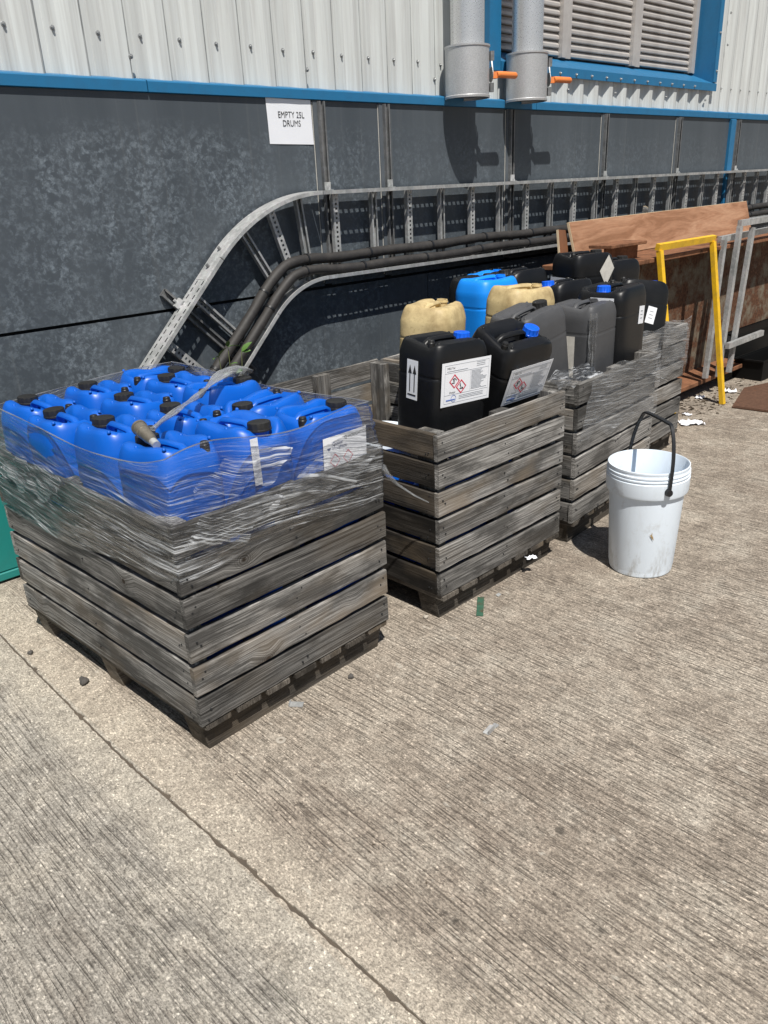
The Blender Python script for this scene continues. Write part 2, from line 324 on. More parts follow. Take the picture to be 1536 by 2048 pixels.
# ------------------------------------------------------------------ mesh helpers
class MB:
    def __init__(s): s.v = []; s.f = []; s.uv = None
    def add(s, vs, fs):
        o = len(s.v); s.v += [tuple(p) for p in vs]; s.f += [tuple(i + o for i in f) for f in fs]; return s
    def box(s, x0, y0, z0, x1, y1, z1, m=None, bev=0):
        if bev:
            b = bev; vs = []; 
            for (z, k) in ((z0, b), (z0 + b, 0), (z1 - b, 0), (z1, b)):
                vs += [(x0 + k + (b if k == 0 else 0) * 0, y0 + k, z), (x1 - k, y0 + k, z), (x1 - k, y1 - k, z), (x0 + k, y1 - k, z)]
            fs = [(3, 2, 1, 0), (12, 13, 14, 15)]
            for r in range(3):
                for i in range(4): fs.append((r * 4 + i, r * 4 + (i + 1) % 4, r * 4 + 4 + (i + 1) % 4, r * 4 + 4 + i))
        else:
            vs = [(x0, y0, z0), (x1, y0, z0), (x1, y1, z0), (x0, y1, z0), (x0, y0, z1), (x1, y0, z1), (x1, y1, z1), (x0, y1, z1)]
            fs = [(3, 2, 1, 0), (4, 5, 6, 7), (0, 1, 5, 4), (1, 2, 6, 5), (2, 3, 7, 6), (3, 0, 4, 7)]
        if m is not None: vs = [m @ Vector(p) for p in vs]
        return s.add(vs, fs)
    def beam(s, a, b, w, h, up=(0, 0, 1)):
        a, b = Vector(a), Vector(b); d = b - a; L = d.length; d.normalize()
        up = Vector(up); sx = d.cross(up).normalized(); uz = sx.cross(d).normalized()
        m = Matrix((( d.x, sx.x, uz.x, a.x), (d.y, sx.y, uz.y, a.y), (d.z, sx.z, uz.z, a.z), (0, 0, 0, 1)))
        return s.box(0, -w / 2, -h / 2, L, w / 2, h / 2, m)
    def tube(s, pts, r, n=10, cap=True):
        pts = [Vector(p) for p in pts]; rr = r if isinstance(r, (list, tuple)) else [r] * len(pts)
        vs, fs = [], []; prev = None
        for i, p in enumerate(pts):
            d = (pts[min(i + 1, len(pts) - 1)] - pts[max(i - 1, 0)]).normalized()
            if prev is None:
                a = Vector((0, 0, 1)) if abs(d.z) < .9 else Vector((1, 0, 0)); e = d.cross(a).normalized()
            else: e = (prev - d * prev.dot(d)).normalized()
            prev = e; f = d.cross(e)
            for k in range(n):
                t = 2 * math.pi * k / n; vs.append(p + (e * math.cos(t) + f * math.sin(t)) * rr[i])
        for i in range(len(pts) - 1):
            for k in range(n): fs.append((i * n + k, i * n + (k + 1) % n, (i + 1) * n + (k + 1) % n, (i + 1) * n + k))
        if cap: fs += [tuple(range(n))[::-1], tuple(range((len(pts) - 1) * n, len(pts) * n))]
        return s.add(vs, fs)
    def lathe(s, prof, n=32, c=(0, 0, 0), ribs=0, rib=0.0, close=True):
        vs, fs = [], []
        for j, (r, z) in enumerate(prof):
            for k in range(n):
                t = 2 * math.pi * k / n
                q = r + (rib * (1 if (k * ribs // n * 1.0) == k * ribs / n else 0) if ribs and 0 < j < len(prof) - 2 else 0)
                vs.append((c[0] + q * math.cos(t), c[1] + q * math.sin(t), c[2] + z))
        for j in range(len(prof) - 1):
            for k in range(n): fs.append((j * n + k, j * n + (k + 1) % n, (j + 1) * n + (k + 1) % n, (j + 1) * n + k))
        if close: fs += [tuple(range(n))[::-1], tuple(range((len(prof) - 1) * n, len(prof) * n))]
        return s.add(vs, fs)
    def xf(s, m): s.v = [tuple(m @ Vector(p)) for p in s.v]; return s
    def mesh(s, name, mat, smooth=False):
        me = bpy.data.meshes.new(name); me.from_pydata(s.v, [], s.f); me.update()
        mats = mat if isinstance(mat, (list, tuple)) else [mat]
        for q in mats: me.materials.append(q)
        if s.uv:
            ul = me.uv_layers.new(name='UVMap')
            for lp in me.loops: ul.data[lp.index].uv = s.uv[lp.vertex_index]
        if smooth:
            me.polygons.foreach_set('use_smooth', [True] * len(me.polygons))
            if smooth != 'all': me.set_sharp_from_angle(angle=R(smooth if smooth is not True else 40))
        return me

def ob(name, me, parent=None, loc=(0, 0, 0), rot=(0, 0, 0), mat=None, smooth=False):
    if isinstance(me, MB): me = me.mesh(name, mat, smooth)
    o = bpy.data.objects.new(name, me); COL.objects.link(o); o.location = loc; o.rotation_euler = rot
    if parent: o.parent = parent
    return o
def tag(o, label, cat, group=None):
    o['label'] = label; o['category'] = cat
    if group: o['group'] = group
    return o
def thing(name, label, cat, loc=(0, 0, 0), rot=(0, 0, 0), group=None):
    o = bpy.data.objects.new(name, None); o.empty_display_size = .1; COL.objects.link(o); o.location = loc; o.rotation_euler = rot
    return tag(o, label, cat, group)
def struct(name, mb, mat, **k):
    o = ob(name, mb, mat=mat, **k); o['kind'] = 'structure'; return o
def kids(o): return list(o.children)
def dup(o, label, loc, rot, group=None):
    r = o.copy(); COL.objects.link(r); r.location = loc; r.rotation_euler = rot; r['label'] = label
    if group: r['group'] = group
    for c in kids(o):
        d = c.copy(); COL.objects.link(d); d.parent = r
        for g in kids(c):
            e = g.copy(); COL.objects.link(e); e.parent = d
    return r
def text_mesh(body, size, mat, align='CENTER', sx=1.0):
    cu = bpy.data.curves.new('lettering', 'FONT'); cu.body = body; cu.size = size; cu.align_x = align; cu.align_y = 'CENTER'
    cu.space_line = .95; cu.resolution_u = 3
    t = bpy.data.objects.new('lettering', cu); COL.objects.link(t)
    dg = bpy.context.evaluated_depsgraph_get(); me = bpy.data.meshes.new_from_object(t.evaluated_get(dg))
    bpy.data.objects.remove(t); bpy.data.curves.remove(cu)
    me.transform(Matrix.Scale(sx, 4, (1, 0, 0)))
    me.materials.clear(); me.materials.append(mat); return me

# ================================================================== GROUND
def slab(x0f, x1f, y0, y1, n, z=0.0, edge=None):
    mb = MB(); rows = []
    for i in range(n + 1):
        y = y0 + (y1 - y0) * i / n
        rows.append((x0f(y), x1f(y), y))
    vs = []; fs = []
    for (a, b, y) in rows: vs += [(a, y, z), (b, y, z), (a, y, z - .08), (b, y, z - .08)]
    for i in range(n):
        o = i * 4; fs += [(o, o + 1, o + 5, o + 4), (o + 1, o + 3, o + 7, o + 5), (o + 2, o, o + 4, o + 6)]
    return mb.add(vs, fs)
rj = random.Random(3)
jit = {}
def seam(y, side):
    k = (round(y, 3), side)
    if k not in jit:
        jit[k] = .6 * jit.get((round(y - 17 / 1400, 3), side), 0) + rj.gauss(0, .0012) + (.006 * max(0, rj.gauss(-1.2, 1)))
    base = .712 + .03 * max(0, 1.9 - y) + .006 * math.sin(y * 2.1)
    return base + (1 if side else -1) * (.0022 + abs(jit[k]))
struct('concrete_slab', slab(lambda y: -20, lambda y: seam(y, 0), -12, 5, 1400), M['concrete'])
struct('concrete_slab', slab(lambda y: seam(y, 1), lambda y: 40, -12, 5, 1400), M['concrete'])
mb = MB().box(.55, -12, -.07, 1.05, 5, -.005); struct('joint_filler', mb, M['joint'])
mb = MB().box(-150, -150, -.6, 150, 150, -.09); struct('ground', mb, M['concrete'])

# ================================================================== BUILDING
BY = 3.68
bld = thing('industrial_building', 'metal clad building with pale ribbed cladding above slate grey panels', 'building', (0, BY, 0))
def bob(name, mb, mat, parent=bld, smooth=False):     # building parts are written in world coordinates
    mb.xf(Matrix.Translation((0, -BY, 0))); return ob(name, mb, parent, mat=mat, smooth=smooth)
bob('backing_wall', MB().box(-6, 3.73, -.1, 16, 3.95, 2.03), M['dark'])
P = .2033; X0 = 1.616; VY, CY = 3.74, 3.706
def clad(x0, x1, z0, z1):
    xs = []; k0 = int((x0 - X0) / P) - 2
    for k in range(k0, k0 + int((x1 - x0) / P) + 5):
        b = X0 + k * P
        xs += [(b, VY), (b + .03, VY), (b + .032, VY - .003), (b + .062, VY - .003), (b + .064, VY), (b + .094, VY), (b + .140, CY), (b + P - .014, CY)]
    xs = [(x, y) for x, y in xs if x0 < x < x1]; xs = [(x0, VY)] + xs + [(x1, VY)]
    zs = [z0 + (z1 - z0) * i / 6 for i in range(7)]
    vs = [(x, y, z) for z in zs for x, y in xs]; n = len(xs)
    fs = [(j * n + i, j * n + i + 1, (j + 1) * n + i + 1, (j + 1) * n + i) for j in range(6) for i in range(n - 1)]
    return MB().add(vs, fs)
WX0, WX1, WZ0 = 4.56, 7.74, 2.27
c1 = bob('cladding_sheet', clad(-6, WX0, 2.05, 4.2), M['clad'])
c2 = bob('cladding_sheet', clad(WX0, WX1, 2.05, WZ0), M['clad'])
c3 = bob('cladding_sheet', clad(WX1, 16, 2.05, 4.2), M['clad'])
# screws (each a washer and hex head)
scm = MB().lathe([(.011, 0), (.011, .003), (.0085, .004)], 12).lathe([(.006, .004), (.006, .011), (.004, .013)], 6)
scm.xf(Matrix.Rotation(R(90), 4, 'X')); scm = scm.mesh('screw', M['steel_screw'])
def screw(x, z, y, par): ob('screw', scm, par, (x, y - BY, z))
for k in range(-1, 16):
    x = X0 + .066 + P * k - P
    if x < 4.4: screw(x, 2.256 + random.uniform(-.004, .004), VY - .001, c1)
for x in (2.01, 3.03, 4.03): screw(x, 2.166, CY - .001, c1)
for k in range(14): screw(X0 + .066 + P * (k + 30), 2.275, VY - .001, c3)
for k in range(4): screw(7.95, 2.62 + .25 * k, CY - .001, c3)
for x in (5.46, 6.1, 6.9, 7.62): screw(x, 2.165, CY - .001, c2)
# flashing between cladding and panels, in lengths
xs = [-6, -1.5, 2.05, 5.03, 8.05, 11.1, 16]
for a, b in zip(xs, xs[1:]):
    m = MB(); a += .003; b -= .003
    prof = [(3.672, 2.024), (3.664, 2.022), (3.664, 2.064), (3.668, 2.070), (3.738, 2.085), (3.738, 2.02), (3.68, 2.02)]
    n = len(prof); vs = [(x, y, z) for x in (a, b) for y, z in prof]
    m.add(vs, [tuple(range(n)), tuple(range(n, 2 * n))[::-1]] + [(i, i + n, (i + 1) % n + n, (i + 1) % n) for i in range(n)])
    bob('flashing', m, M['blue_trim'])
# lower panels
JX = [3.055, 3.545, 4.735, 5.92, 7.10, 8.27, 9.46, 10.65]
cols = [(-6.0, -2.4), (-2.39, .06 - .55), (-.482, 3.028)] + [(a + .028, b - .028) for a, b in zip(JX, JX[1:])] + [(10.68, 16)]
for a, b in cols:
    bob('wall_panel', MB().box(a, 3.68, 1.052, b, 3.725, 2.018), M['panel'])
for a, b in ((-6, -2.4), (-2.39, 3.9), (3.906, 8.0), (8.006, 16)): bob('wall_panel', MB().box(a, 3.68, -.05, b, 3.725, 1.036), M['panel'])
for x in JX:
    bob('joint_trim', MB().box(x - .030, 3.671, 1.062, x + .004, 3.70, 2.017).box(x + .006, 3.676, 1.062, x + .030, 3.70, 2.017), M['trim_grey'])
    bob('sealant_strip', MB().box(x - .034, 3.677, 1.07, x - .031, 3.70, 2.01), M['old_label'])
bob('blue_stanchion', MB().box(8.11, 3.655, -.05, 8.21, 3.72, 2.016, bev=.006), M['blue_trim'])

# louvre window ------------------------------------------------------------
lw = bob('louvre_window', MB().box(4.56, 3.93, 2.3, 7.74, 3.97, 4.2), M['dark'])
def lob(name, mb, mat): mb.xf(Matrix.Translation((0, -BY, 0))); return ob(name, mb, lw, mat=mat)
lob('jamb', MB().box(4.555, 3.694, 2.244, 4.665, 3.702, 4.2).box(4.657, 3.703, 2.36, 4.665, 3.93, 4.2).box(4.548, 3.694, 2.30, 4.5545, 3.735, 4.2), M['blue_trim'])
lob('jamb', MB().box(7.725, 3.692, 2.31, 7.785, 3.702, 4.2).box(7.722, 3.703, 2.3, 7.732, 3.96, 4.2).box(7.786, 3.694, 2.31, 7.792, 3.735, 4.2), M['blue_trim'])
m = MB(); prof = [(3.690, 2.240), (3.690, 2.300), (3.93, 2.402), (3.96, 2.402), (3.96, 2.39), (3.70, 2.28), (3.70, 2.24)]
n = len(prof)
for a, b in ((4.668, 5.035), (5.039, 7.79)):
    m.add([(x, y, z) for x in (a, b) for y, z in prof], [tuple(range(n)), tuple(range(n, 2 * n))[::-1]] + [(i, i + n, (i + 1) % n + n, (i + 1) % n) for i in range(n)])
sill = lob('sill', m, M['blue_trim'])
for k in range(13): ob('screw', scm, lw, (4.83 + .2033 * k + .1, 3.690 - BY, 2.262))
for k in range(5): ob('screw', scm, lw, (7.76, 3.692 - BY, 2.4 + .3 * k))
for a, b in ((5.60, 5.745), (6.60, 6.755), (7.62, 7.722)):
    lob('mullion', MB().box(a, 3.862, 2.40, a + .06, 3.93, 4.2).box(a + .0605, 3.885, 2.40, b, 3.93, 4.2), M['louvre'])
bays = ((4.67, 5.60), (5.747, 6.60), (6.757, 7.62))
pit = .052
for bi, (a, b) in enumerate(bays):
    w = b - a - .006; m = MB()
    pr = [(0, .004), (-.010, .004), (-.030, .006), (-.037, .010), (-.037, .026), (-.030, .033), (-.012, .0515), (0, .0515)]
    n = len(pr); m.add([(x, y, z) for x in (0, w) for y, z in pr], [tuple(range(n)), tuple(range(n, 2 * n))[::-1]] + [(i, i + n, (i + 1) % n + n, (i + 1) % n) for i in range(n)])
    me = m.mesh('louvre_blade', M['louvre'])
    for k in range(17): ob('louvre_blade', me, lw, (a + .003, 3.925 - BY, 2.405 + pit * k))

# ================================================================== EXHAUST DUCTS
def duct(x, label):
    t = thing('exhaust_duct', label, 'duct', (x, 3.56, 2.05), group='grey exhaust ducts on the wall')
    ob('pipe', MB().lathe([(.1, .25), (.1, 2.2)], 48), t, mat=M['duct'], smooth=True)
    ob('collar', MB().lathe([(.128, 0), (.137, 0), (.138, .012), (.1335, .016), (.1335, .268), (.138, .272), (.138, .282), (.103, .287), (.100, .287)], 56, close=False), t, mat=M['duct_body'], smooth=30)
    ob('end_plate', MB().lathe([(.002, .016), (.1325, .016), (.1325, .022), (.002, .022)], 48), t, mat=M['galv_dark'])
    a = R(-32); d = Vector((math.cos(a), math.sin(a), 0)); s = Vector((-d.y, d.x, 0))
    rm = Matrix(((d.x, s.x, 0, 0), (d.y, s.y, 0, 0), (0, 0, 1, 0), (0, 0, 0, 1)))
    m = MB()
    for z0 in (.03, .20): m.box(.132, -.05, z0, .155, -.028, z0 + .05, rm).box(.137, -.026, z0 + .012, .150, .012, z0 + .036, rm)
    m.beam(rm @ Vector((.146, -.04, .04)), rm @ Vector((.146, -.04, .25)), .006, .012)
    ob('clamp', m, t, mat=M['galv_dark'])
    pl = MB().lathe([(.002, 0), (.042, 0), (.042, .004), (.002, .004)], 24); pl.xf(rm @ Matrix.Translation((.150, 0, .128)) @ Matrix.Rotation(R(90), 4, 'Y'))
    pl.beam(rm @ Vector((.156, -.02, .13)), rm @ Vector((.158, .01, .21)), .008, .012)
    ob('damper_plate', pl, t, mat=M['galv'])
    hm = MB(); p0 = rm @ Vector((.172, -.01, .124))
    hm.beam(p0 - d * .02, p0 + d * .012, .036, .036)
    hm.tube([p0 + Vector((0, -.012, 0)), p0 + Vector((.03, -.014, .004)), p0 + Vector((.185, -.014, .006)), p0 + Vector((.198, -.014, .006))], [.020, .0185, .0195, .012], 12)
    ob('lever', hm, t, mat=M['orange'], smooth=True)
    return t
duct(4.17, 'left grey spiral duct with orange lever hanging in front of the pale cladding')
duct(4.77, 'right grey spiral duct with orange lever in front of the louvre window corner')

# ================================================================== PAPER SIGN
sg = thing('paper_sign', 'white paper sign reading EMPTY 25L DRUMS stuck on the grey wall panel', 'sign', (2.866, 3.6785, 1.805), (0, 0, 0))
m = MB(); vs = []; fs = []
for j in range(7):
    for i in range(9):
        u, v = i / 8, j / 6
        vs.append((-.148 + .296 * u + .004 * (1 - v), -.0010 - .0012 * math.sin(u * 5 + v * 3) ** 2, -.003 * u + .21 * v * 1.03))
for j in range(6):
    for i in range(8): fs.append((j * 9 + i, j * 9 + i + 1, j * 9 + i + 10, j * 9 + i + 9))
ob('paper_sheet', m.add(vs, fs), sg, mat=M['paper'], smooth='all')
ob('lettering', text_mesh('EMPTY 25L\nDRUMS', .043, M['ink'], sx=.86), sg, (.010, -.0030, .118), (R(90), 0, 0))

# ================================================================== CABLE TRAY
TF, TB = 3.543, 3.648; TW = .462; CX, CZ, RO = 2.95, .586, .98
tray = thing('cable_tray', 'galvanised ladder cable tray running along the wall and bending down to the left', 'cable tray', (CX, TB, 1.566))
def tpos(s):   # s>0 straight to the right; s<0 bend then diagonal. returns point + inward normal + tangent (direction of +s)
    if s >= 0: return Vector((CX + s, 0, CZ + RO)), Vector((0, 0, -1)), Vector((1, 0, 0))
    L = RO * R(45)
    if s > -L:
        a = -s / RO; return Vector((CX - RO * math.sin(a), 0, CZ + RO * math.cos(a))), Vector((math.sin(a), 0, -math.cos(a))), Vector((math.cos(a), 0, math.sin(a)))
    q = math.sqrt(.5); e = -s - L
    return Vector((CX - RO * q - e * q, 0, CZ + RO * q - e * q)), Vector((q, 0, -q)), Vector((q, 0, q))
LB = RO * R(45)
def tp(s, off, y):
    p, n, _ = tpos(s); p = p + n * off; return (p.x - CX, y - TB, p.z - 1.566)
def rail(s0, s1, off, slots=True, lipdir=1):
    m = MB(); pitch = .043; sl = .026
    rows = [TF, TF + .016, TF + .027, TB - .031, TB - .020, TB]
    cuts = []; s = s0
    if slots:
        while s < s1 - pitch: cuts += [s, s + pitch - sl]; s += pitch
        cuts.append(s1)
    else:
        k = max(2, int((s1 - s0) / .04)); cuts = [s0 + (s1 - s0) * i / k for i in range(k + 1)]
    n = len(rows)
    # scale arc for inner rail handled by offset
    for s in cuts: m.v += [tp(s, off, y) for y in rows]
    for i in range(len(cuts) - 1):
        for j in range(n - 1):
            if slots and j in (1, 3) and i % 2 == 1: continue
            m.f.append((i * n + j, i * n + j + 1, (i + 1) * n + j + 1, (i + 1) * n + j))
    for y in (TF, TB):       # lips
        o = len(m.v)
        for s in cuts: m.v += [tp(s, off, y), tp(s, off + .018 * lipdir, y), tp(s, off + .018 * lipdir, y + (.006 if y == TF else -.006))]
        for i in range(len(cuts) - 1):
            for j in range(2): m.f.append((o + i * 3 + j, o + i * 3 + j + 1, o + i * 3 + j + 4, o + i * 3 + j + 3))
    return m
def tob(name, m, mat, smooth=False, solid=0):
    o = ob(name, m, tray, mat=mat, smooth=smooth)
    if solid:
        md = o.modifiers.new('sheet', 'SOLIDIFY'); md.thickness = solid; md.offset = 0
    return o
for off, ld in ((0, 1), (TW, -1)):
    tob('side_rail', rail(0.0, 1.745, off, True, ld), M['galv'], solid=.0018)
    tob('side_rail', rail(1.749, 4.74, off, True, ld), M['galv'], solid=.0018)
    tob('side_rail', rail(4.744, 8.5, off, True, ld), M['galv'], solid=.0018)
    tob('bend_rail', rail(-LB + .002, -.004, off, False, ld), M['galv_bright'], solid=.0018)
    tob('side_rail', rail(-LB - 1.35, -LB - .002, off, True, ld), M['galv_bright'], solid=.0018)
# splice plate and bolts on the diagonal
for s0, s1, off in ((-LB - .14, -LB + .10, .003), (-LB - .10, -LB + .12, TW - .003)):
    m = MB(); cs = [s0 + (s1 - s0) * i / 8 for i in range(9)]; ys = (TF + .010, TB - .010); o = len(m.v)
    for s in cs: m.v += [tp(s, off - .005, y) for y in ys]
    for i in range(8): m.f.append((o + i * 2, o + i * 2 + 1, o + i * 2 + 3, o + i * 2 + 2))
    tob('splice_plate', m, M['galv_bright'], solid=.002)
for s in (-LB - .06, -LB + .05):
    p, n, t_ = tpos(s); q = Vector(tp(s, -.004, TF + .055))
    tob('bolt', MB().tube([q, q - n * .014], .009, 8), M['galv_dark'])
# rungs
def rung(s, slotted):
    p, n, t_ = tpos(s); m = MB(); w = .041; y0 = TB - .03; y1 = TB - .004
    def P3(a, b, y): q = p + t_ * a + n * b; return (q.x - CX, y - TB, q.z - 1.566)
    L0, L1 = .004, TW - .004
    if slotted:
        cuts = [L0]; b = L0 + .012
        while b < L1 - .02: cuts += [b, b + .012]; b += .025
        cuts.append(L1)
        ws = (-w / 2, -.007, .007, w / 2); k = 4
        for b in cuts: m.v += [P3(a, b, y0) for a in ws]
        for i in range(len(cuts) - 1):
            for j in range(3):
                if j == 1 and i % 2 == 1: continue
                m.f.append((i * k + j, i * k + j + 1, i * k + k + j + 1, i * k + k + j))
        for a in (-w / 2, w / 2): m.add([P3(a, L0, y0), P3(a, L1, y0), P3(a, L1, y1), P3(a, L0, y1)], [(0, 1, 2, 3)])
    else:
        for a in (-w / 2, w / 2):
            sg_ = 1 if a < 0 else -1
            m.add([P3(a, L0, y1), P3(a, L1, y1), P3(a, L1, y0), P3(a, L0, y0), P3(a + sg_ * .010, L1, y0), P3(a + sg_ * .010, L0, y0)], [(0, 1, 2, 3), (3, 2, 4, 5)])
        cuts = [L0]; b = L0 + .012
        while b < L1 - .02: cuts += [b, b + .012]; b += .025
        cuts.append(L1); o = len(m.v); ws = (-w / 2, -.007, .007, w / 2); k = 4
        for b in cuts: m.v += [P3(a, b, y1) for a in ws]
        for i in range(len(cuts) - 1):
            for j in range(3):
                if j == 1 and i % 2 == 1: continue
                m.f.append((o + i * k + j, o + i * k + j + 1, o + i * k + k + j + 1, o + i * k + k + j))
    tob('rung', m, M['galv_bright'] if slotted else M['galv'], solid=.002)
for k in range(28): rung(.147 + .298 * k, k % 2 == 0)
for i, a in enumerate((.10, .31, .53)): rung(-RO * a - .02, i % 2 == 1)
for i, e in enumerate((.22, .50, .78)): rung(-LB - e, i % 2 == 1)
# strut channels behind the tray, with clips
def strut(x, z0, z1):
    m = MB().box(x - .0205, 3.6755, z0, x + .0205, 3.678, z1).box(x - .0205, 3.6495, z0, x - .018, 3.675, z1).box(x + .018, 3.6495, z0, x + .0205, 3.675, z1)
    m.box(x - .0175, 3.6495, z0, x - .011, 3.6515, z1).box(x + .011, 3.6495, z0, x + .0175, 3.6515, z1)
    m.xf(Matrix.Translation((-CX, -TB, -1.566))); tob('strut_channel', m, M['galv_dark'])
    c = MB().box(x - .022, TB - .022, 1.5675, x + .022, TB - .001, 1.5705).box(x - .022, TB + .0005, 1.5675, x + .022, TB + .0015, 1.61).tube([(x, TB - .012, 1.57), (x, TB - .012, 1.582)], .008, 6)
    c.xf(Matrix.Translation((-CX, -TB, -1.566))); tob('clip', c, M['galv_bright'])
for x in (3.073, 3.563, 4.752, 5.937, 7.117, 8.29, 9.48): strut(x, 1.085, 2.014)
# the tilted strut carrying the diagonal run
p, n, t_ = tpos(-LB - .30)
m = MB()
for w0, w1, y0, y1 in ((-.0205, .0205, 3.674, 3.677), (-.0205, -.018, 3.650, 3.6735), (.018, .0205, 3.650, 3.6735), (-.0175, -.010, 3.650, 3.652), (.010, .0175, 3.650, 3.652)):
    vs = []
    for b in (-.10, TW + .12):
        for a in (w0, w1):
            for y in (y0, y1): q = p + t_ * a + n * b; vs.append((q.x - CX, y - TB, q.z - 1.566))
    m.add(vs, [(0, 1, 3, 2), (4, 6, 7, 5), (0, 2, 6, 4), (1, 5, 7, 3), (0, 4, 5, 1), (2, 3, 7, 6)])
tob('strut_channel', m, M['galv_dark'])
c = MB(); q = Vector(tp(-LB - .30, -.012, TB - .012)); c.beam(q - t_ * .025, q + t_ * .025, .03, .018, (0, 1, 0)); c.tube([q, q - n * .03], .008, 6); tob('clip', c, M['galv_bright'])
# two lagged pipes lying in the tray
def lagged(off, y, r, label, phase):
    t = thing('lagged_pipe', label, 'pipe', (CX, y, 1.566), group='black lagged pipes in the cable tray')
    ss = [-LB - 1.3 + i * .06 for i in range(int((LB + 1.3 + 8.4) / .06))]
    def Q(s):
        o = off + .006 * math.sin(s * 2.3 + phase) + .004 * math.sin(s * 7 + phase)
        # looser bend than the rail
        k = max(0, 1 - abs(s + LB / 2) / .75); o -= .030 * k * k
        a = tp(s, o, y + .004 * math.sin(s * 3 + phase)); return (a[0], a[1] + TB - y, a[2])
    rr = [r * (1 + .05 * math.sin(i * 1.7 + phase)) for i in range(len(ss))]
    ob('lagging', MB().tube([Q(s) for s in ss], rr, 14), t, mat=M['rubber'], smooth=True)
    s = -LB - 1.1 + phase * .1
    while s < 8:
        a, b = Q(s - .007), Q(s + .007)
        ob('tape_band', MB().tube([a, b], r * 1.12, 14), t, mat=M['black_plastic'], smooth=True)
        s += .53
lagged(TW - .048, 3.570, .027, 'lower of the two black lagged pipes along the cable tray', .4)
lagged(TW - .112, 3.602, .029, 'upper of the two black lagged pipes along the cable tray', 1.2)

# ================================================================== CRATES
board_cache = {}
def board_mesh(L, h, th, var, mat, name='slat'):
    k = (round(L, 3), h, th, var, mat.name, name)
    if k in board_cache: return board_cache[k]
    rr = random.Random(hash(k[:4]) & 0xffff); n = 14; m = MB()
    wob = rr.uniform(-.003, .003)
    for i in range(n + 1):
        u = i / n; x = -L / 2 + L * u
        e0, e1 = rr.gauss(0, .0011), rr.gauss(0, .0011); b = wob * math.sin(math.pi * u)
        if i in (0, n): x += rr.uniform(-.003, .003)
        c = .003
        for (y, z) in ((-th / 2 + c, -h / 2), (-th / 2, -h / 2 + c), (-th / 2, h / 2 - c), (-th / 2 + c, h / 2), (th / 2, h / 2), (th / 2, -h / 2)):
            m.v.append((x, y + b, z + (e0 if z < 0 else e1)))
    for i in range(n):
        for j in range(6): m.f.append((i * 6 + j, (i + 1) * 6 + j, (i + 1) * 6 + (j + 1) % 6, i * 6 + (j + 1) % 6))
    m.f += [tuple(range(6)), tuple(range(n * 6, n * 6 + 6))[::-1]]
    me = m.mesh(name, mat); board_cache[k] = me; return me
def crate(label, loc, rz, W, L, seed, left='wood'):
    rr = random.Random(seed)
    t = thing('slatted_crate', label, 'crate', loc, (0, 0, R(rz)), 'weathered wooden slatted pallet crates')
    pit = .110; h = .0925; th = .020
    nails = MB()
    def put(name, L_, hh, tt, x, y, z, rot, mat=None):
        mt = mat or M['wood']
        return ob(name, board_mesh(L_, hh, tt, rr.randrange(5), mt, name), t, (x, y, z), rot)
    for k in range(6):
        z = .115 + pit * k + h / 2
        j = lambda a=.0022: rr.uniform(-a, a)
        # front (-y) and back (+y) run along x, left (-x) and right (+x) along y
        put('slat', W, h, th, W / 2 + j(), th / 2 + j(.0015), z + j(), (j(.02), j(.004), 0))
        put('slat', W, h, th, W / 2 + j(), L - th / 2 + j(), z + j(), (0, j(.004), R(180)))
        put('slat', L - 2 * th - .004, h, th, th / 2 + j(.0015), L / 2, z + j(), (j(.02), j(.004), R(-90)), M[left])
        put('slat', L - 2 * th - .004, h, th, W - th / 2 + j(), L / 2, z + j(), (0, j(.004), R(90)))
        for xx in (.022, .034, W - .022, W - .036, W / 2 - .01, W / 2 + .012):
            zz = z + rr.uniform(-.032, .032)
            nails.tube([(xx, .004, zz), (xx, -.0026, zz)], .0034, 6)
        for yy in (.045, .058, L - .045, L / 2):
            zz = z + rr.uniform(-.032, .032); nails.tube([(.004, yy, zz), (-.0026, yy, zz)], .0026, 6)
    o = ob('nails', nails, t, mat=M['dark']); o['kind'] = 'stuff'
    ph = .758 - .118
    for x, y in ((th + .022, th + .05), (W - th - .022, th + .05), (th + .022, L - th - .05), (W - th - .022, L - th - .05)):
        put('post', ph, .095, .040, x, y, .118 + ph / 2, (0, R(-90), R(90)))
    for x, y, a in ((W / 2, th + .018, 0), (W / 2, L - th - .018, 0), (th + .018, L / 2, 90), (W - th - .018, L / 2, 90)):
        put('post', ph, .085, .034, x, y, .118 + ph / 2, (0, R(-90), R(a)))
    # pallet base: boards along y on three bearers along x
    nb = 7
    for k in range(nb):
        x = .055 + (W - .11) * k / (nb - 1)
        put('deck_board', L + rr.uniform(-.01, .012), .092, .018, x, L / 2, .1035, (R(90), 0, R(90)), M['wood_dark'])
    for y in (.082, L / 2, L - .07):
        m = MB(); a = .012
        m.add([(0 + .03, y - .045, 0), (W - .03, y - .045, 0), (W - .03, y + .045, 0), (.03, y + .045, 0), (0 + a, y - .048, .094), (W - a, y - .048, .094), (W - a, y + .048, .094), (a, y + .048, .094)],
              [(3, 2, 1, 0), (4, 5, 6, 7), (0, 1, 5, 4), (1, 2, 6, 5), (2, 3, 7, 6), (3, 0, 4, 7)])
        ob('bearer', m, t, mat=M['wood_dark'])
    return t
C1 = (.885, 1.785, 0); C1R = 3.0
crate1 = crate('front wooden crate full of royal blue cans and wrapped in clear stretch film', C1, C1R, .81, 1.19, 1)
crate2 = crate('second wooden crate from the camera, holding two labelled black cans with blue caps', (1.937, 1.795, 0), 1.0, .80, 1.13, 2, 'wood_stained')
crate3 = crate('third wooden crate, behind the white bucket, holding two charcoal grey cans', (2.848, 1.815, 0), 5.0, .80, 1.13, 3)
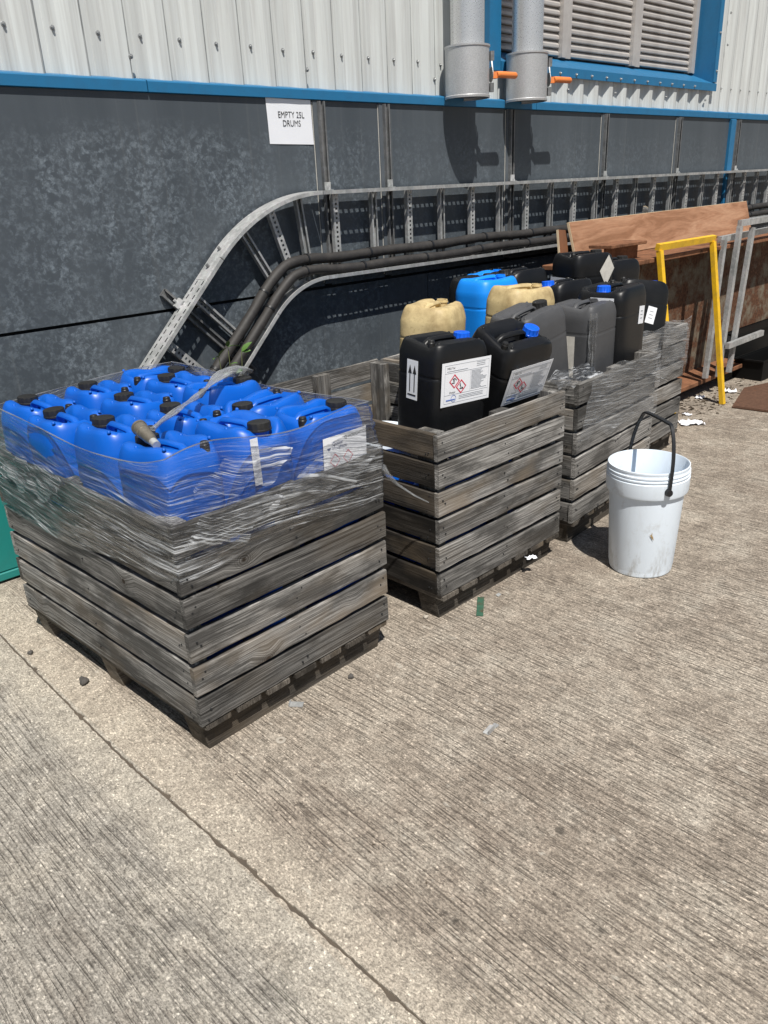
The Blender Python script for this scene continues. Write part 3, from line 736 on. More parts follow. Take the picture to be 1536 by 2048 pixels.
crate4 = crate('farthest wooden crate, beside the rusty girder, with film over its top slats', (3.700, 2.10, 0), 4.0, .80, 1.13, 4)

# ================================================================== JERRYCANS
def sstep(a, b, x): x = min(1, max(0, (x - a) / (b - a))); return x * x * (3 - 2 * x)
def can_body(W, D, H, style):
    n = 64; e = {'blue': 3.6, 'black': 6.0, 'yellow': 4.0, 'grey': 6.0}[style]
    def outl(k, s=1.0, sw=1.0):
        t = 2 * math.pi * (k + .5) / n; c, si = math.cos(t), math.sin(t)
        return (W / 2 * s * math.copysign(abs(c) ** (2 / e), c), D / 2 * s * math.copysign(abs(si) ** (2 / e), si))
    zs = H - (.070 if style in ('blue', 'yellow') else .055)
    rw = .24 if style in ('blue', 'yellow') else .15
    rings = [(.88, .0), (.95, .003), (.985, .010), (1.0, .024)]
    groove = zs - .075
    rings += [(1, .10), (1, .2), (1, groove - .012), (1, groove - .006), (.982, groove), (1, groove + .006), (1, groove + .011), (1, zs - .032), (1, zs - .022)]
    m = MB(); fs = m.f
    for s, z in rings: m.v += [(*outl(k, s), z) for k in range(n)]
    hx0, hx1 = -.34 * W, .17 * W       # handle valley ends
    def top(x, y, s):
        z = H - .004
        if style == 'yellow': z -= .010 * (1 - sstep(0, .5, abs(x) / W))
        # hand valley along the long axis
        v = math.exp(-(y / {'blue': .044, 'yellow': .036}.get(style, .034)) ** 4) * sstep(hx0 - .03, hx0 + .03, x) * (1 - sstep(hx1 + .01, hx1 + .05, x))
        z -= {'blue': .060, 'yellow': .035}.get(style, .050) * v
        # scooped shoulders either side
        if style == 'blue':
            z -= .014 * math.exp(-((x - .02) / .050) ** 2) * sstep(.02, .09, abs(y)) + .006 * math.exp(-(y / .06) ** 2)
        # low seat under the cap at +x
        d = math.hypot(x - .325 * W, y); z -= .030 * (1 - sstep(.030, .062, d))
        if style in ('black', 'grey', 'blue'):
            z -= .012 * sstep(.25 * W, .46 * W, x)
            # vent corner
            d2 = math.hypot(x + .40 * W, y + .22 * D); z -= .014 * (1 - sstep(.016, .034, d2))
        return z
    tops = [.998, .985, .96, .925, .88, .82, .74, .64, .52, .40, .28, .16, .06]
    for s in tops:
        q = (1 - s) / rw; rnd = 1 - max(0, 1 - q) ** 2.4 if q < 1 else 1
        for k in range(n):
            x, y = outl(k, s); zt = top(x, y, s); m.v.append((x, y, (zs - .006) + (zt - zs + .006) * rnd))
    R_ = len(rings) + len(tops)
    for j in range(R_ - 1):
        for k in range(n): fs.append((j * n + k, j * n + (k + 1) % n, (j + 1) * n + (k + 1) % n, (j + 1) * n + k))
    fs.append(tuple(range(n))[::-1]); fs.append(tuple(range((R_ - 1) * n, R_ * n)))
    # locating studs
    for sx in () if style == 'yellow' else (-.36, .12 if style == 'blue' else .36):
        for sy in (-.34, .34):
            x, y = sx * W, sy * D; z = top(x, y, .7) - .003
            m.lathe([(.006, 0), (.006, .004), (.003, .007)], 8, (x, y, z))
    return m
def can_handle(W, H, style):
    a, b = -.33 * W, .16 * W; z = {'yellow': H - .010, 'blue': H - .020}.get(style, H - .006); m = MB()
    pts = [(a - .015, 0, z - .032), (a, 0, z - .012), (a + .018, 0, z - .001), ((a + b) / 2, 0, z + .001), (b - .012, 0, z), (b + .003, 0, z - .008), (b + .010, 0, z - .040)]
    r = .0105
    m.tube(pts, [r, r, r, r * .98, r, r, r], 10)
    m.v = [(x, y * 1.25, zz) for x, y, zz in m.v]
    return m
def cap_mesh(r, h):
    m = MB(); n = 48; prof = [(r * .96, 0), (r * 1.03, .001), (r * 1.03, h * .22), (r, h * .26), (r * .985, h * .84), (r * .95, h * .95), (r * .86, h), (r * .3, h)]
    for j, (q, z) in enumerate(prof):
        for k in range(n):
            t = 2 * math.pi * k / n; g = (-.055 * r if (k % 4 == 0) else 0) if j in (3, 4) else 0
            m.v.append(((q + g) * math.cos(t), (q + g) * math.sin(t), z))
    for j in range(len(prof) - 1):
        for k in range(n): m.f.append((j * n + k, j * n + (k + 1) % n, (j + 1) * n + (k + 1) % n, (j + 1) * n + k))
    m.f += [tuple(range(n))[::-1], tuple(range((len(prof) - 1) * n, len(prof) * n))]; return m
can_parts = {}
def can(label, style, mat, loc, rot, group, W=.280, D=.226, H=.405, capmat='cap_black', cap_r=.033, vent=True, name='jerrycan'):
    key = (style, mat, W, D, H)
    if key not in can_parts:
        can_parts[key] = (can_body(W, D, H, style).mesh('body', M[mat], 50), can_handle(W, H, style).mesh('handle', M[mat], True))
    t = thing(name, label, 'jerrycan', loc, tuple(R(a) for a in rot), group)
    ob('body', can_parts[key][0], t); ob('handle', can_parts[key][1], t)
    z = H - .040
    if capmat:
        ob('cap', cap_mesh(cap_r * (1.08 if style == 'blue' else 1), .027 if style == 'blue' else .034), t, (.325 * W, 0, z + (.007 if style == 'blue' else .012)), mat=M[capmat], smooth=35)
        ob('neck', MB().lathe([(cap_r * .8, -.012), (cap_r * .8, .014)], 24), t, (.325 * W, 0, z), mat=M[mat], smooth=True)
    else:
        ob('neck', MB().lathe([(.024, -.012), (.024, .026), (.027, .026), (.027, .031), (.024, .031), (.024, .038), (.020, .038), (.020, -.005), (.002, -.005)], 28), t, (.325 * W, 0, z), mat=M[mat], smooth=35)
    if vent: ob('vent_cap', MB().lathe([(.014, -.01), (.014, .010), (.0125, .012), (.0125, .017), (.0105, .020)], 16), t, (-.40 * W, -.22 * D, z + (.010 if style == 'blue' else .026)), mat=M['cap_black'], smooth=35)
    return t
def in_crate(o, rz, x, y):
    a = R(rz); return (o[0] + x * math.cos(a) - y * math.sin(a), o[1] + x * math.sin(a) + y * math.cos(a))
# the thirteen royal blue cans in the front crate (cap at local +x)
BLU = 'royal blue cans in the film wrapped crate'
ZB = .535
lay = [(.135, .195, 90, 'blue can nearest the crate front corner, under the metal nozzle'),
       (.135, .487, 90, 'blue can second from the front corner along the left crate side'),
       (.135, .775, 90, 'blue can third along the left side of the crate, just behind the leftmost black cap'),
       (.135, 1.055, 90, 'blue can in the far left corner of the front crate'),
       (.380, .165, -90, 'blue can at the front edge of the crate whose big black cap faces the camera'),
       (.380, .460, 90, 'blue can in the middle of the crate beside the end of the film strap'),
       (.380, .752, 90, 'blue can behind the middle of the crate, its cap left of the tray rail'),
       (.380, 1.045, 90, 'blue can at the back of the crate just below the galvanised tray rail'),
       (.650, .140, 0, 'blue can at the crate right corner with the white printed label'),
       (.650, .385, 180, 'blue can on the crate right side, its cap in the middle of the load'),
       (.650, .630, 0, 'blue can on the right side of the crate passing under the film strap'),
       (.640, .900, 90, 'blue can at the back right whose black cap stands nearest the tray'),
       (.640, 1.10, 0, 'blue can at the far right back corner of the front crate beside the weed')]
for i, (x, y, a, lab) in enumerate(lay):
    p = in_crate(C1, C1R, x, y); rr = random.Random(i + 5)
    c = can(lab, 'blue', 'blue_can', (*p, ZB + rr.uniform(-.012, .010) + (.012 if i == 4 else 0)), (rr.uniform(-3, 3), rr.uniform(-3, 3), a + C1R + rr.uniform(-4, 4)), BLU)
    p2 = in_crate(C1, C1R, x, y)
low = [(in_crate(C1, C1R, x, y), a + C1R) for (x, y, a, _) in lay if x < .3] + [(in_crate(C1, C1R, x, y), a + C1R) for (x, y, a, _) in lay if x > .3 and y < .3]
low += [(in_crate((1.937, 1.795), 1, .17, .19 + .27 * k), 1) for k in range(3)] + [(in_crate((1.937, 1.795), 1, .47, .19), 1)]
for i, (p, a) in enumerate(low):
    nth = ['first', 'second', 'third', 'fourth', 'fifth', 'sixth', 'seventh']
    fr = i < len(low) - 4
    lab = ('blue can low behind the %s, %s from the crate corner' % (('left slats', nth[i]) if i < 4 else ('front slats', nth[i - 3]))) if fr else \
          ('blue can low in the second crate, %s behind its %s slats' % (nth[i - len(low) + 4], 'left' if i < len(low) - 1 else 'front'))
    can(lab, 'blue', 'blue_can', (*p, .125), (0, 0, a), 'blue cans hidden low in the %s crate' % ('front' if fr else 'second'))

BLK = 'black cans in the rear crates'
def label_sheet(t, w, h, loc, rot, full=True):
    l = ob('label', MB().box(-w / 2, -.0008, -h / 2, w / 2, 0, h / 2), t, loc, rot, mat=M['paper'])
    def bar(x0, z0, x1, z1, mb): mb.box(x0, -.0016, z0, x1, -.0009, z1)
    g = MB(); rr = random.Random(4)
    x0, x1, z0, z1 = -w * .44, w * .46, -h * .43, h * .44
    for (a, b, c, d) in ((x0, z0, x1, z0 + .0006), (x0, z1 - .0006, x1, z1), (x0, z0, x0 + .0006, z1), (x1 - .0006, z0, x1, z1),
                         (x0, h * .26, x1, h * .265), (x0, -h * .24, x1, -h * .235), (w * .08, -h * .24, w * .083, h * .26)): bar(a, c if False else b, c, d, g)
    for k in range(16):
        z = h * .23 - k * h * .028; bar(w * .10, z - .0009, w * .10 + w * rr.uniform(.18, .34), z + .0009, g)
    for k in range(3):
        z = -h * .29 - k * h * .035; bar(-w * .14, z - .0009, w * rr.uniform(.2, .4), z + .0009, g)
        z = h * .41 - k * h * .04; bar(w * .2, z - .0009, w * .38, z + .0009, g)
    bar(-w * .40, h * .295, w * .02, h * .308, g)
    ob('print', g, l, mat=M['greyink'])
    b = MB(); bar(-w * .40, -h * .375, -w * .22, -h * .345, b); b.lathe([(.012, 0), (.0135, 0), (.0135, .0004), (.012, .0004)], 20, (0, 0, 0), close=False); 
    for i in range(len(b.v) - 80, len(b.v)): x, y, z = b.v[i]; b.v[i] = (x - w * .25, -.0013 - z, y - h * .335)
    ob('logo', b, l, mat=M['blueink'])
    rd = MB(); pk = MB()
    for (cx, cz) in ((-w * .245, h * .06), (-w * .105, -h * .085)):
        s = h * .165; q = s * .80
        vs = [(cx + s * a, -.0018, cz + s * c) for a, c in ((0, -1), (1, 0), (0, 1), (-1, 0))] + [(cx + q * a, -.0018, cz + q * c) for a, c in ((0, -1), (1, 0), (0, 1), (-1, 0))]
        rd.add(vs, [(i, (i + 1) % 4, 4 + (i + 1) % 4, 4 + i) for i in range(4)])
    cx, cz, s = -w * .245, h * .06, h * .16
    pk.box(cx - .5 * s, -.002, cz - .28 * s, cx + .05 * s, -.0012, cz - .18 * s).beam((cx - .35 * s, -.0015, cz + .3 * s), (cx + .1 * s, -.0015, cz + .40 * s), .0005, .13 * s)
    pk.beam((cx + .12 * s, -.0015, cz + .38 * s), (cx + .42 * s, -.0015, cz + .1 * s), .0005, .1 * s)
    for k in range(3): pk.box(cx - .25 * s + .12 * s * k, -.002, cz - .08 * s, cx - .20 * s + .12 * s * k, -.0012, cz + .2 * s)
    cx, cz = -w * .105, -h * .085
    pk.beam((cx - .15 * s, -.0015, cz + .5 * s), (cx - .05 * s, -.0015, cz - .3 * s), .0005, .1 * s).beam((cx - .05 * s, -.0015, cz), (cx - .32 * s, -.0015, cz + .3 * s), .0005, .06 * s)
    pk.beam((cx - .3 * s, -.0015, cz - .3 * s), (cx + .42 * s, -.0015, cz - .34 * s), .0005, .1 * s).beam((cx + .1 * s, -.0015, cz - .12 * s), (cx + .4 * s, -.0015, cz - .25 * s), .0005, .12 * s)
    ob('hazard_diamond', rd, l, mat=M['redink']); ob('pictogram', pk, l, mat=M['ink'])
    ob('lettering', text_mesh('MEG Tec', h * .065, M['ink'], 'LEFT'), l, (-w * .40, -.0016, h * .365), (R(90), 0, 0))
    ob('lettering', text_mesh('Danger', h * .065, M['ink'], 'LEFT'), l, (-w * .34, -.0016, -h * .19), (R(90), 0, 0))
    return l
def arrow_label(t, loc, rot, w=.06, h=.15):
    l = ob('arrow_label', MB().box(-w / 2, -.0008, -h / 2, w / 2, 0, h / 2), t, loc, rot, mat=M['paper'])
    m = MB()
    for cx in (-w * .20, w * .22):
        m.box(cx - .0022, -.0018, -h * .30, cx + .0022, -.001, h * .2)
        m.add([(cx - .0105, -.0014, h * .16), (cx + .0105, -.0014, h * .16), (cx, -.0014, h * .38)], [(0, 1, 2)])
    m.box(-w * .38, -.0018, -h * .40, w * .38, -.001, -h * .365)
    ob('arrows', m, l, mat=M['ink']); return l
def blank_label(t, w, h, loc, rot, mat='paper', lines=3):
    l = ob('label', MB().box(-w / 2, -.0008, -h / 2, w / 2, 0, h / 2), t, loc, rot, mat=M[mat])
    if lines:
        g = MB()
        for k in range(lines): z = h * (.22 - .2 * k); g.box(-w * .22, -.0016, z - .002, w * .2, -.0009, z + .002)
        ob('print', g, l, mat=M['greyink'])
    return l
K = dict(W=.29, D=.24, H=.435)
b1 = can('upright black can with blue cap and double arrow label, front of the second crate', 'black', 'black_can', (2.215, 2.045, .605), (3, 2, -4), BLK, capmat='cap_blue', **K)
label_sheet(b1, .258, .165, (.008, -.1208, .283), (0, 0, 0)); arrow_label(b1, (-.1458, .012, .285), (0, 0, R(-90)))
b2 = can('tilted black can with blue cap, top leaning toward the camera in the second crate', 'black', 'black_can', (2.568, 2.085, .612), (22, -1.8, -4), BLK, capmat='cap_blue', **K)
label_sheet(b2, .25, .165, (.010, -.1208, .270), (0, 0, 0))
can('yellowed open can with handle on top, behind the upright black can', 'yellow', 'yellow_can', (2.62, 2.47, .66), (4, 0, 20), 'yellowed cans without caps', W=.29, D=.25, H=.43, capmat=None, vent=False)
can('yellowed can standing between the charcoal can and the light blue can', 'yellow', 'yellow_can', (3.11, 2.36, .675), (3, 3, -6), 'yellowed cans without caps', W=.31, D=.235, H=.44, capmat=None, vent=False)
g1 = can('charcoal grey can leaning left behind the tilted black can', 'grey', 'grey_can', (2.925, 2.10, .625), (0, -10, -3), 'charcoal grey cans', capmat='cap_black', **K)
g2 = can('charcoal grey can with soiled white label and torn film down its edge', 'grey', 'grey_can', (3.275, 2.085, .60), (0, 0, 8), 'charcoal grey cans', capmat=None, vent=False, **K)
blank_label(g2, .10, .19, (-.1458, .02, .20), (0, 0, R(-90)), 'old_label', 0)
r1 = can('large black can with blue cap and small white label, right of the grey cans', 'black', 'black_can', (3.545, 2.10, .62), (0, 0, 186), BLK, capmat='cap_blue', W=.30, D=.26, H=.46)
blank_label(r1, .058, .085, (-.06, .1312, .315), (0, R(4), R(180))); blank_label(r1, .12, .03, (.1508, .02, .40), (0, 0, R(90)), lines=0)
r2 = can('rightmost black can, rounded, with small white label, in the farthest crate', 'black', 'black_can', (4.06, 2.27, .585), (-10, 8, -30), BLK, capmat='cap_blue', W=.30, D=.24, H=.45)
blank_label(r2, .055, .09, (.03, -.1212, .26), (0, R(10), 0))
can('black can with blue cap standing behind the second charcoal can', 'black', 'black_can', (3.60, 2.40, .645), (6, 0, 172), BLK, capmat='cap_blue', **K)
k1 = can('tall raised black can with a torn diamond label on its side, highest of the load', 'black', 'black_can', (4.05, 2.60, .745), (0, 0, -16), BLK, capmat='cap_black', **K)
blank_label(k1, .20, .09, (-.1458, 0, .26), (0, 0, R(-90)), lines=0)
dl = ob('diamond_label', MB().add([(0, -.001, -.085), (.055, -.001, .01), (.01, -.001, .085), (-.05, -.001, .0)], [(0, 1, 2, 3)]), k1, (.07, -.1212, .335), mat=M['old_label'])
can('black can just right of the tall raised can, below the yellow frame', 'black', 'black_can', (4.29, 2.56, .69), (0, 0, -8), BLK, capmat='cap_black', **K)
k3 = can('black can with big black cap before a light blue can near the wall', 'black', 'black_can', (3.60, 2.70, .690), (4, 0, 176), BLK, capmat='cap_black', **K)
blank_label(k3, .12, .05, (.02, .1208, .25), (0, 0, R(180)), lines=0)
can('black can half hidden behind the large light blue can', 'black', 'black_can', (3.37, 2.82, .67), (3, 0, 8), BLK, capmat='cap_black', **K)
can('large light blue can standing behind the yellowed cans', 'yellow', 'sky_can', (3.27, 2.66, .67), (0, 0, -4), 'light blue cans', W=.30, D=.25, H=.455, capmat=None, vent=False)
can('light blue can mostly hidden behind a black can near the wall', 'yellow', 'sky_can', (3.62, 2.93, .675), (0, 0, 12), 'light blue cans', W=.29, D=.24, H=.43, capmat=None, vent=False)
# white lid lying inside the second crate
wl = thing('white_pail', 'white pail with a flat lid standing inside the second crate', 'bucket', (2.17, 2.36, .126))
ob('body', MB().lathe([(.12, 0), (.125, .01), (.142, .45), (.002, .45)], 40), wl, mat=M['white_plastic'], smooth=35)
ob('lid', MB().lathe([(.002, .484), (.130, .484), (.134, .492), (.150, .492), (.155, .484), (.155, .455), (.146, .4505), (.002, .4505)], 40), wl, mat=M['white_plastic'], smooth=35)
# printed label + strip on the front blue cans
wx = in_crate(C1, C1R, .655, .016)
# ================================================================== STRETCH FILM
rf = random.Random(11)
def perim(W, L, o, u):
    # rectangle W x L grown by o, starting at back-left, going left side -> front -> right side -> back
    pts = [(-o, L + o), (-o, -o), (W + o, -o), (W + o, L + o), (-o, L + o)]
    d = [math.dist(pts[i], pts[i + 1]) for i in range(4)]; s = u * sum(d)
    for i in range(4):
        if s <= d[i] or i == 3:
            f = s / d[i]; return pts[i][0] + (pts[i + 1][0] - pts[i][0]) * f, pts[i][1] + (pts[i + 1][1] - pts[i][1]) * f
        s -= d[i]
def wrap_film():
    Wc, Lc = .81, 1.19; nu, nv = 300, 30; m = MB(); m.uv = []
    per = 2 * (Wc + Lc)
    for j in range(nv + 1):
        v = j / nv
        for i in range(nu + 1):
            u = i / nu; s = u * per
            cornd = min(abs(s - Lc), abs(s - Lc - Wc), abs(s - 2 * Lc - Wc), s, per - s)
            tuck = math.exp(-(cornd / .10) ** 2)
            zb = .560 - .030 * math.sin(s * 2.3 + .6) + .010 * math.sin(s * 9) + (.045 * (s / Lc - .2) if s < Lc else .036 - .02 * (s - Lc))
            zt = .925 + .012 * math.sin(s * 4 + 1)
            if s < Lc: zt += -.025 * math.sin(math.pi * s / Lc)
            zt += .035 * math.exp(-((s - Lc - .12) / .16) ** 2) - .022 * math.exp(-((s - Lc - .48) / .16) ** 2)
            wr = .005 * math.sin(s * 5 + v * 30) * math.sin(v * 17 + s * 4) + .003 * math.sin(s * 9 + v * 70)
            if v < .5:
                k = v / .5; z = zb + (.778 - zb) * k; o = .007 + .004 * k + abs(wr) * .6
            else:
                k = (v - .5) / .5; z = .778 + (zt - .778) * k
                sag = math.sin(math.pi * k) * .010
                o = .011 - .026 * (k ** .6) - sag * (1 - tuck) + wr * .7
            x, y = perim(Wc, Lc, o, u)
            if tuck > .05:      # round the corners a little
                x += (Wc / 2 - x) * .018 * tuck; y += (Lc / 2 - y) * .012 * tuck
            m.v.append((x, y, z)); m.uv.append((s, v * .42))
    for j in range(nv):
        for i in range(nu): m.f.append((j * (nu + 1) + i, j * (nu + 1) + i + 1, (j + 1) * (nu + 1) + i + 1, (j + 1) * (nu + 1) + i))
    return m
fm_ = wrap_film(); hem = [Vector(p) for p in fm_.v[-301:]]
fo = ob('stretch_film', fm_, None, C1, (0, 0, R(C1R)), mat=M['film'], smooth='all')
tag(fo, 'clear stretch film wrapped round the front crate and its blue cans', 'plastic film')
def fold(s0, s1, z0, z1, o, seed):
    rr = random.Random(seed); m = MB(); m.uv = []; per = 2 * (.81 + 1.19); nu, nv = 40, 10; ph = [rr.uniform(0, 6) for _ in range(4)]
    for j in range(nv + 1):
        for i in range(nu + 1):
            u, v = i / nu, j / nv; s_ = s0 + (s1 - s0) * u
            x, y = perim(.81, 1.19, o - .018 * v + .007 * math.sin(u * 13 + ph[0] + v * 5) * math.sin(v * 8 + ph[1]) + .004 * math.sin(u * 37 + ph[2]), s_ / per)
            tz = math.sin(math.pi * min(1, max(0, u))) ** .8 * (1 + .25 * math.sin(u * 19 + ph[0])); zm = z0 + (z1 - z0) * (.35 + .4 * u)
            z = zm + (z0 + (z1 - z0) * v - zm) * tz + .020 * tz * math.sin(u * 7 + ph[3]) * (v - .5); m.v.append((x, y, z)); m.uv.append((s_, (z - .5) + .18 * s_ + .010 * math.sin(u * 6 + ph[1])))
    for j in range(nv):
        for i in range(nu): m.f.append((j * (nu + 1) + i, j * (nu + 1) + i + 1, (j + 1) * (nu + 1) + i + 1, (j + 1) * (nu + 1) + i))
    ob('film_fold', m, fo, mat=M['film_fold'], smooth='all')
fold(1.27, 1.62, .79, .90, .010, 1); fold(1.55, 1.97, .70, .81, .020, 3); fold(.10, .60, .66, .79, .021, 4); fold(1.22, 1.55, .66, .775, .021, 5)
hm_ = MB(); hm_.tube(hem[::2], [.0012 + .0012 * math.sin(i * .23) ** 2 for i in range(151)], 6, cap=False); hm_.uv = [(i // 6 * .03, (i % 6) * .02) for i in range(len(hm_.v))]
ob('hem', hm_, fo, mat=M['film_rope'], smooth='all')
# bunched strap of film across the load
st = MB(); st.uv = []
A, B = Vector((.815, .73, .935)), Vector((.125, .235, .958))
pa = []
for i in range(30):
    u = i / 29; p = A.lerp(B, u); p.z += .012 * math.sin(u * 9) - .03 * math.sin(math.pi * u) * 0 ; p.z += .035 * math.sin(math.pi * min(1, u * 1.2)); pa.append((p, .030 * max(0, 1 - u * 2.2) + .010 + .003 * math.sin(u * 25), u))
n = 18
for p, r, u in pa:
    d = (B - A).normalized(); e = d.cross(Vector((0, 0, 1))).normalized(); f = e.cross(d)
    for k in range(n):
        t = 2 * math.pi * k / n; q = r * (1 + .22 * math.sin(3 * t + u * 14) + .12 * math.sin(7 * t + u * 30))
        st.v.append(tuple(p + e * math.cos(t) * q + f * math.sin(t) * q * .55)); st.uv.append((u * .9, k / n * .3))
for i in range(len(pa) - 1):
    for k in range(n): st.f.append((i * n + k, i * n + (k + 1) % n, (i + 1) * n + (k + 1) % n, (i + 1) * n + k))
tag(ob('film_strap', st, None, C1, (0, 0, R(C1R)), mat=M['film_rope'], smooth='all'), 'twisted rope of clear film stretched across the top of the blue cans', 'plastic film')
# loose film on crates three and four
def film_patch(name, label, p00, p10, p11, p01, nu, nv, amp, mat, seed, rag=.02):
    rr = random.Random(seed); m = MB(); m.uv = []; P = [Vector(p) for p in (p00, p10, p11, p01)]
    nrm = (P[1] - P[0]).cross(P[3] - P[0]).normalized(); ph = [rr.uniform(0, 6) for _ in range(6)]
    L = (P[1] - P[0]).length; Hh = (P[3] - P[0]).length
    for j in range(nv + 1):
        for i in range(nu + 1):
            u, v = i / nu, j / nv
            p = P[0] * (1 - u) * (1 - v) + P[1] * u * (1 - v) + P[2] * u * v + P[3] * (1 - u) * v
            p = p + nrm * amp * (math.sin(u * 9 + ph[0] + v * 3) * math.sin(v * 11 + ph[1]) + .6 * math.sin(u * 31 + v * 22 + ph[2]))
            if j == 0: p.z += rag * math.sin(u * 17 + ph[3]) * math.sin(u * 5 + ph[4])
            if j == nv: p.z += rag * .6 * math.sin(u * 14 + ph[4])
            m.v.append(tuple(p)); m.uv.append((u * L, v * Hh))
    for j in range(nv):
        for i in range(nu): m.f.append((j * (nu + 1) + i, j * (nu + 1) + i + 1, (j + 1) * (nu + 1) + i + 1, (j + 1) * (nu + 1) + i))
    return tag(ob(name, m, None, mat=mat, smooth='all'), label, 'plastic film')
def c3p(x, y, z): p = in_crate((2.848, 1.815), 5, x, y); return (p[0], p[1], z)
def c4p(x, y, z): p = in_crate((3.70, 2.10), 4, x, y); return (p[0], p[1], z)
film_patch('film_wrap', 'clear film stretched over the upper front slats of the third crate', c3p(.0, -.010, .50), c3p(.82, -.010, .46), c3p(.82, -.010, .775), c3p(.12, -.010, .785), 60, 20, .004, M['film_thin'], 1)
film_patch('film_wrap', 'clear film over the top slats of the farthest crate', c4p(-.02, -.012, .52), c4p(.815, -.012, .50), c4p(.81, -.012, .80), c4p(.02, -.012, .79), 60, 16, .004, M['film_thin'], 2)
film_patch('film_scrap', 'scrap of torn film lying over the corner between the second and third crates', c3p(-.12, .015, .765), c3p(.26, .01, .745), c3p(.24, .10, .800), c3p(-.10, .12, .790), 26, 10, .010, M['film'], 3, .012)
tp_ = thing('film_strip', 'shiny strip of film running down the edge of the charcoal grey can', 'plastic film', (0, 0, 0))
pts = []
gm = Matrix.Translation((3.275, 2.085, .60)) @ Matrix.Rotation(R(8), 4, 'Z')
m = MB(); m.uv = []
for j in range(24):
    z = .02 + .385 * j / 23
    for k, (x, y) in enumerate(((-.1505, -.100), (-.149, -.112), (-.138, -.1225), (-.118, -.1245))):
        q = gm @ Vector((x + .002 * math.sin(j * 2.1 + k), y + .002 * math.sin(j * 1.3 + k * 2), z)); m.v.append(tuple(q)); m.uv.append((j / 23 * .5, k * .08))
for j in range(23):
    for k in range(3): m.f.append((j * 4 + k, j * 4 + k + 1, j * 4 + k + 5, j * 4 + k + 4))
ob('strip', m, tp_, mat=M['film'], smooth='all')
# tail of torn film from the front crate
pt = [Vector(p) for p in ((1.70, 1.83, .70), (1.74, 1.85, .655), (1.80, 1.865, .60), (1.86, 1.84, .545), (1.89, 1.80, .52))]
tl = MB(); tl.tube(pt, [.012, .010, .005, .0035, .002], 8); tl.uv = [(i // 8 * .1, i % 8 * .05) for i in range(len(tl.v))]
tag(ob('film_tail', tl, None, mat=M['film_rope'], smooth='all'), 'thin torn tail of film hanging between the first two crates', 'plastic film')

# printed stickers on two of the front blue cans
def sticker_on(x0, x1, z0, z1, y):
    return MB().box(x0, y - .001, z0, x1, y, z1)
cans = [o for o in COL.objects if o.get('group') == BLU]
cr = cans[8]
lb = ob('label', MB().box(-.10, -.0008, -.055, .10, 0, .055), cr, (.005, -.1168, .275), mat=M['paper'])
ob('lettering', text_mesh('Quaker\nHoughton', .016, M['navyink'], 'LEFT'), lb, (-.060, -.0016, .022), (R(90), 0, 0))
ob('lettering', text_mesh('Q HOUGHTOSAFE', .0155, M['ink'], 'LEFT'), lb, (-.005, -.0016, .040), (R(90), 0, 0))
lg = MB(); lg.add([(-.085 + .018 * (k / 8), -.0014, .020 - .008 * math.sin(math.pi * k / 8)) for k in range(9)], [tuple(range(9))]); ob('logo', lg, lb, mat=M['navyink'])
rd = MB()
for cx in (-.05, .01):
    s, q, cz = .024, .0205, -.026
    rd.add([(cx + s * a, -.0015, cz + s * c) for a, c in ((0, -1), (1, 0), (0, 1), (-1, 0))] + [(cx + q * a, -.0015, cz + q * c) for a, c in ((0, -1), (1, 0), (0, 1), (-1, 0))], [(i, (i + 1) % 4, 4 + (i + 1) % 4, 4 + i) for i in range(4)])
ob('hazard_diamond', rd, lb, mat=M['redink'])
fc = cans[4]   # turned so local -x... faces the camera along local +x
ob('sticker', MB().box(-.014, -.0008, -.07, .014, 0, .07), fc, (.1433, -.07, .30), (0, 0, R(90)), mat=M['paper'])
# nozzle lying on the front can
nz = thing('metal_nozzle', 'dull metal hose nozzle lying on the front blue cans', 'nozzle', (*in_crate(C1, C1R, .092, .215), .958), (0, R(12), R(-97)))
ob('barrel', MB().tube([(-.05, 0, 0), (-.02, 0, 0), (-.019, 0, 0), (.02, 0, 0), (.045, 0, 0)], [.021, .021, .019, .017, .013], 18), nz, mat=M['brass'], smooth=35)
ob('tip', MB().tube([(.045, 0, 0), (.07, 0, 0)], [.012, .0115], 16), nz, mat=M['galv'], smooth=35)
ob('collar', MB().tube([(-.054, 0, 0), (-.046, 0, 0)], .023, 18), nz, mat=M['brass'], smooth=35)

# ================================================================== WHITE BUCKET
bk = thing('white_bucket', 'white plastic bucket with black handle standing on the concrete by the crates', 'bucket', (2.880, 1.486, 0), (0, 0, R(-33)))
bk.scale = (.955, .955, 1.085)
prof = [(.002, .006), (.120, .006), (.131, .0), (.136, .006), (.139, .03), (.157, .335), (.160, .337), (.1705, .337), (.173, .345), (.1745, .395), (.1705, .398), (.1705, .402), (.174, .404), (.174, .409), (.170, .411), (.170, .415), (.173, .417), (.173, .422), (.1685, .424), (.1685, .432),
        (.170, .434), (.170, .440), (.166, .441), (.164, .438), (.158, .34), (.140, .03), (.135, .012), (.002, .011)]
ob('body', MB().lathe(prof, 72), bk, mat=M['bucket'], smooth=32)
hd = MB(); pts = []; ww = []
for i in range(33):
    a = math.pi * i / 32; y = -.183 * math.cos(a); z = .372 + .235 * min(1, math.sin(a) * 1.25) ** .8 * (1 if 0 < i < 32 else 0)
    pts.append((0.0 + .03 * math.sin(a), y, z))
hm = MB()
for i, p in enumerate(pts):
    d = Vector(pts[min(i + 1, 32)]) - Vector(pts[max(0, i - 1)]); d.normalize(); e = Vector((1, 0, 0)); f = d.cross(e).normalized(); w = .009 if 10 < i < 22 else .0068
    for sx, sf in ((-1, -1), (1, -1), (1, 1), (-1, 1)): hm.v.append(tuple(Vector(p) + e * w * sx + f * .0035 * sf))
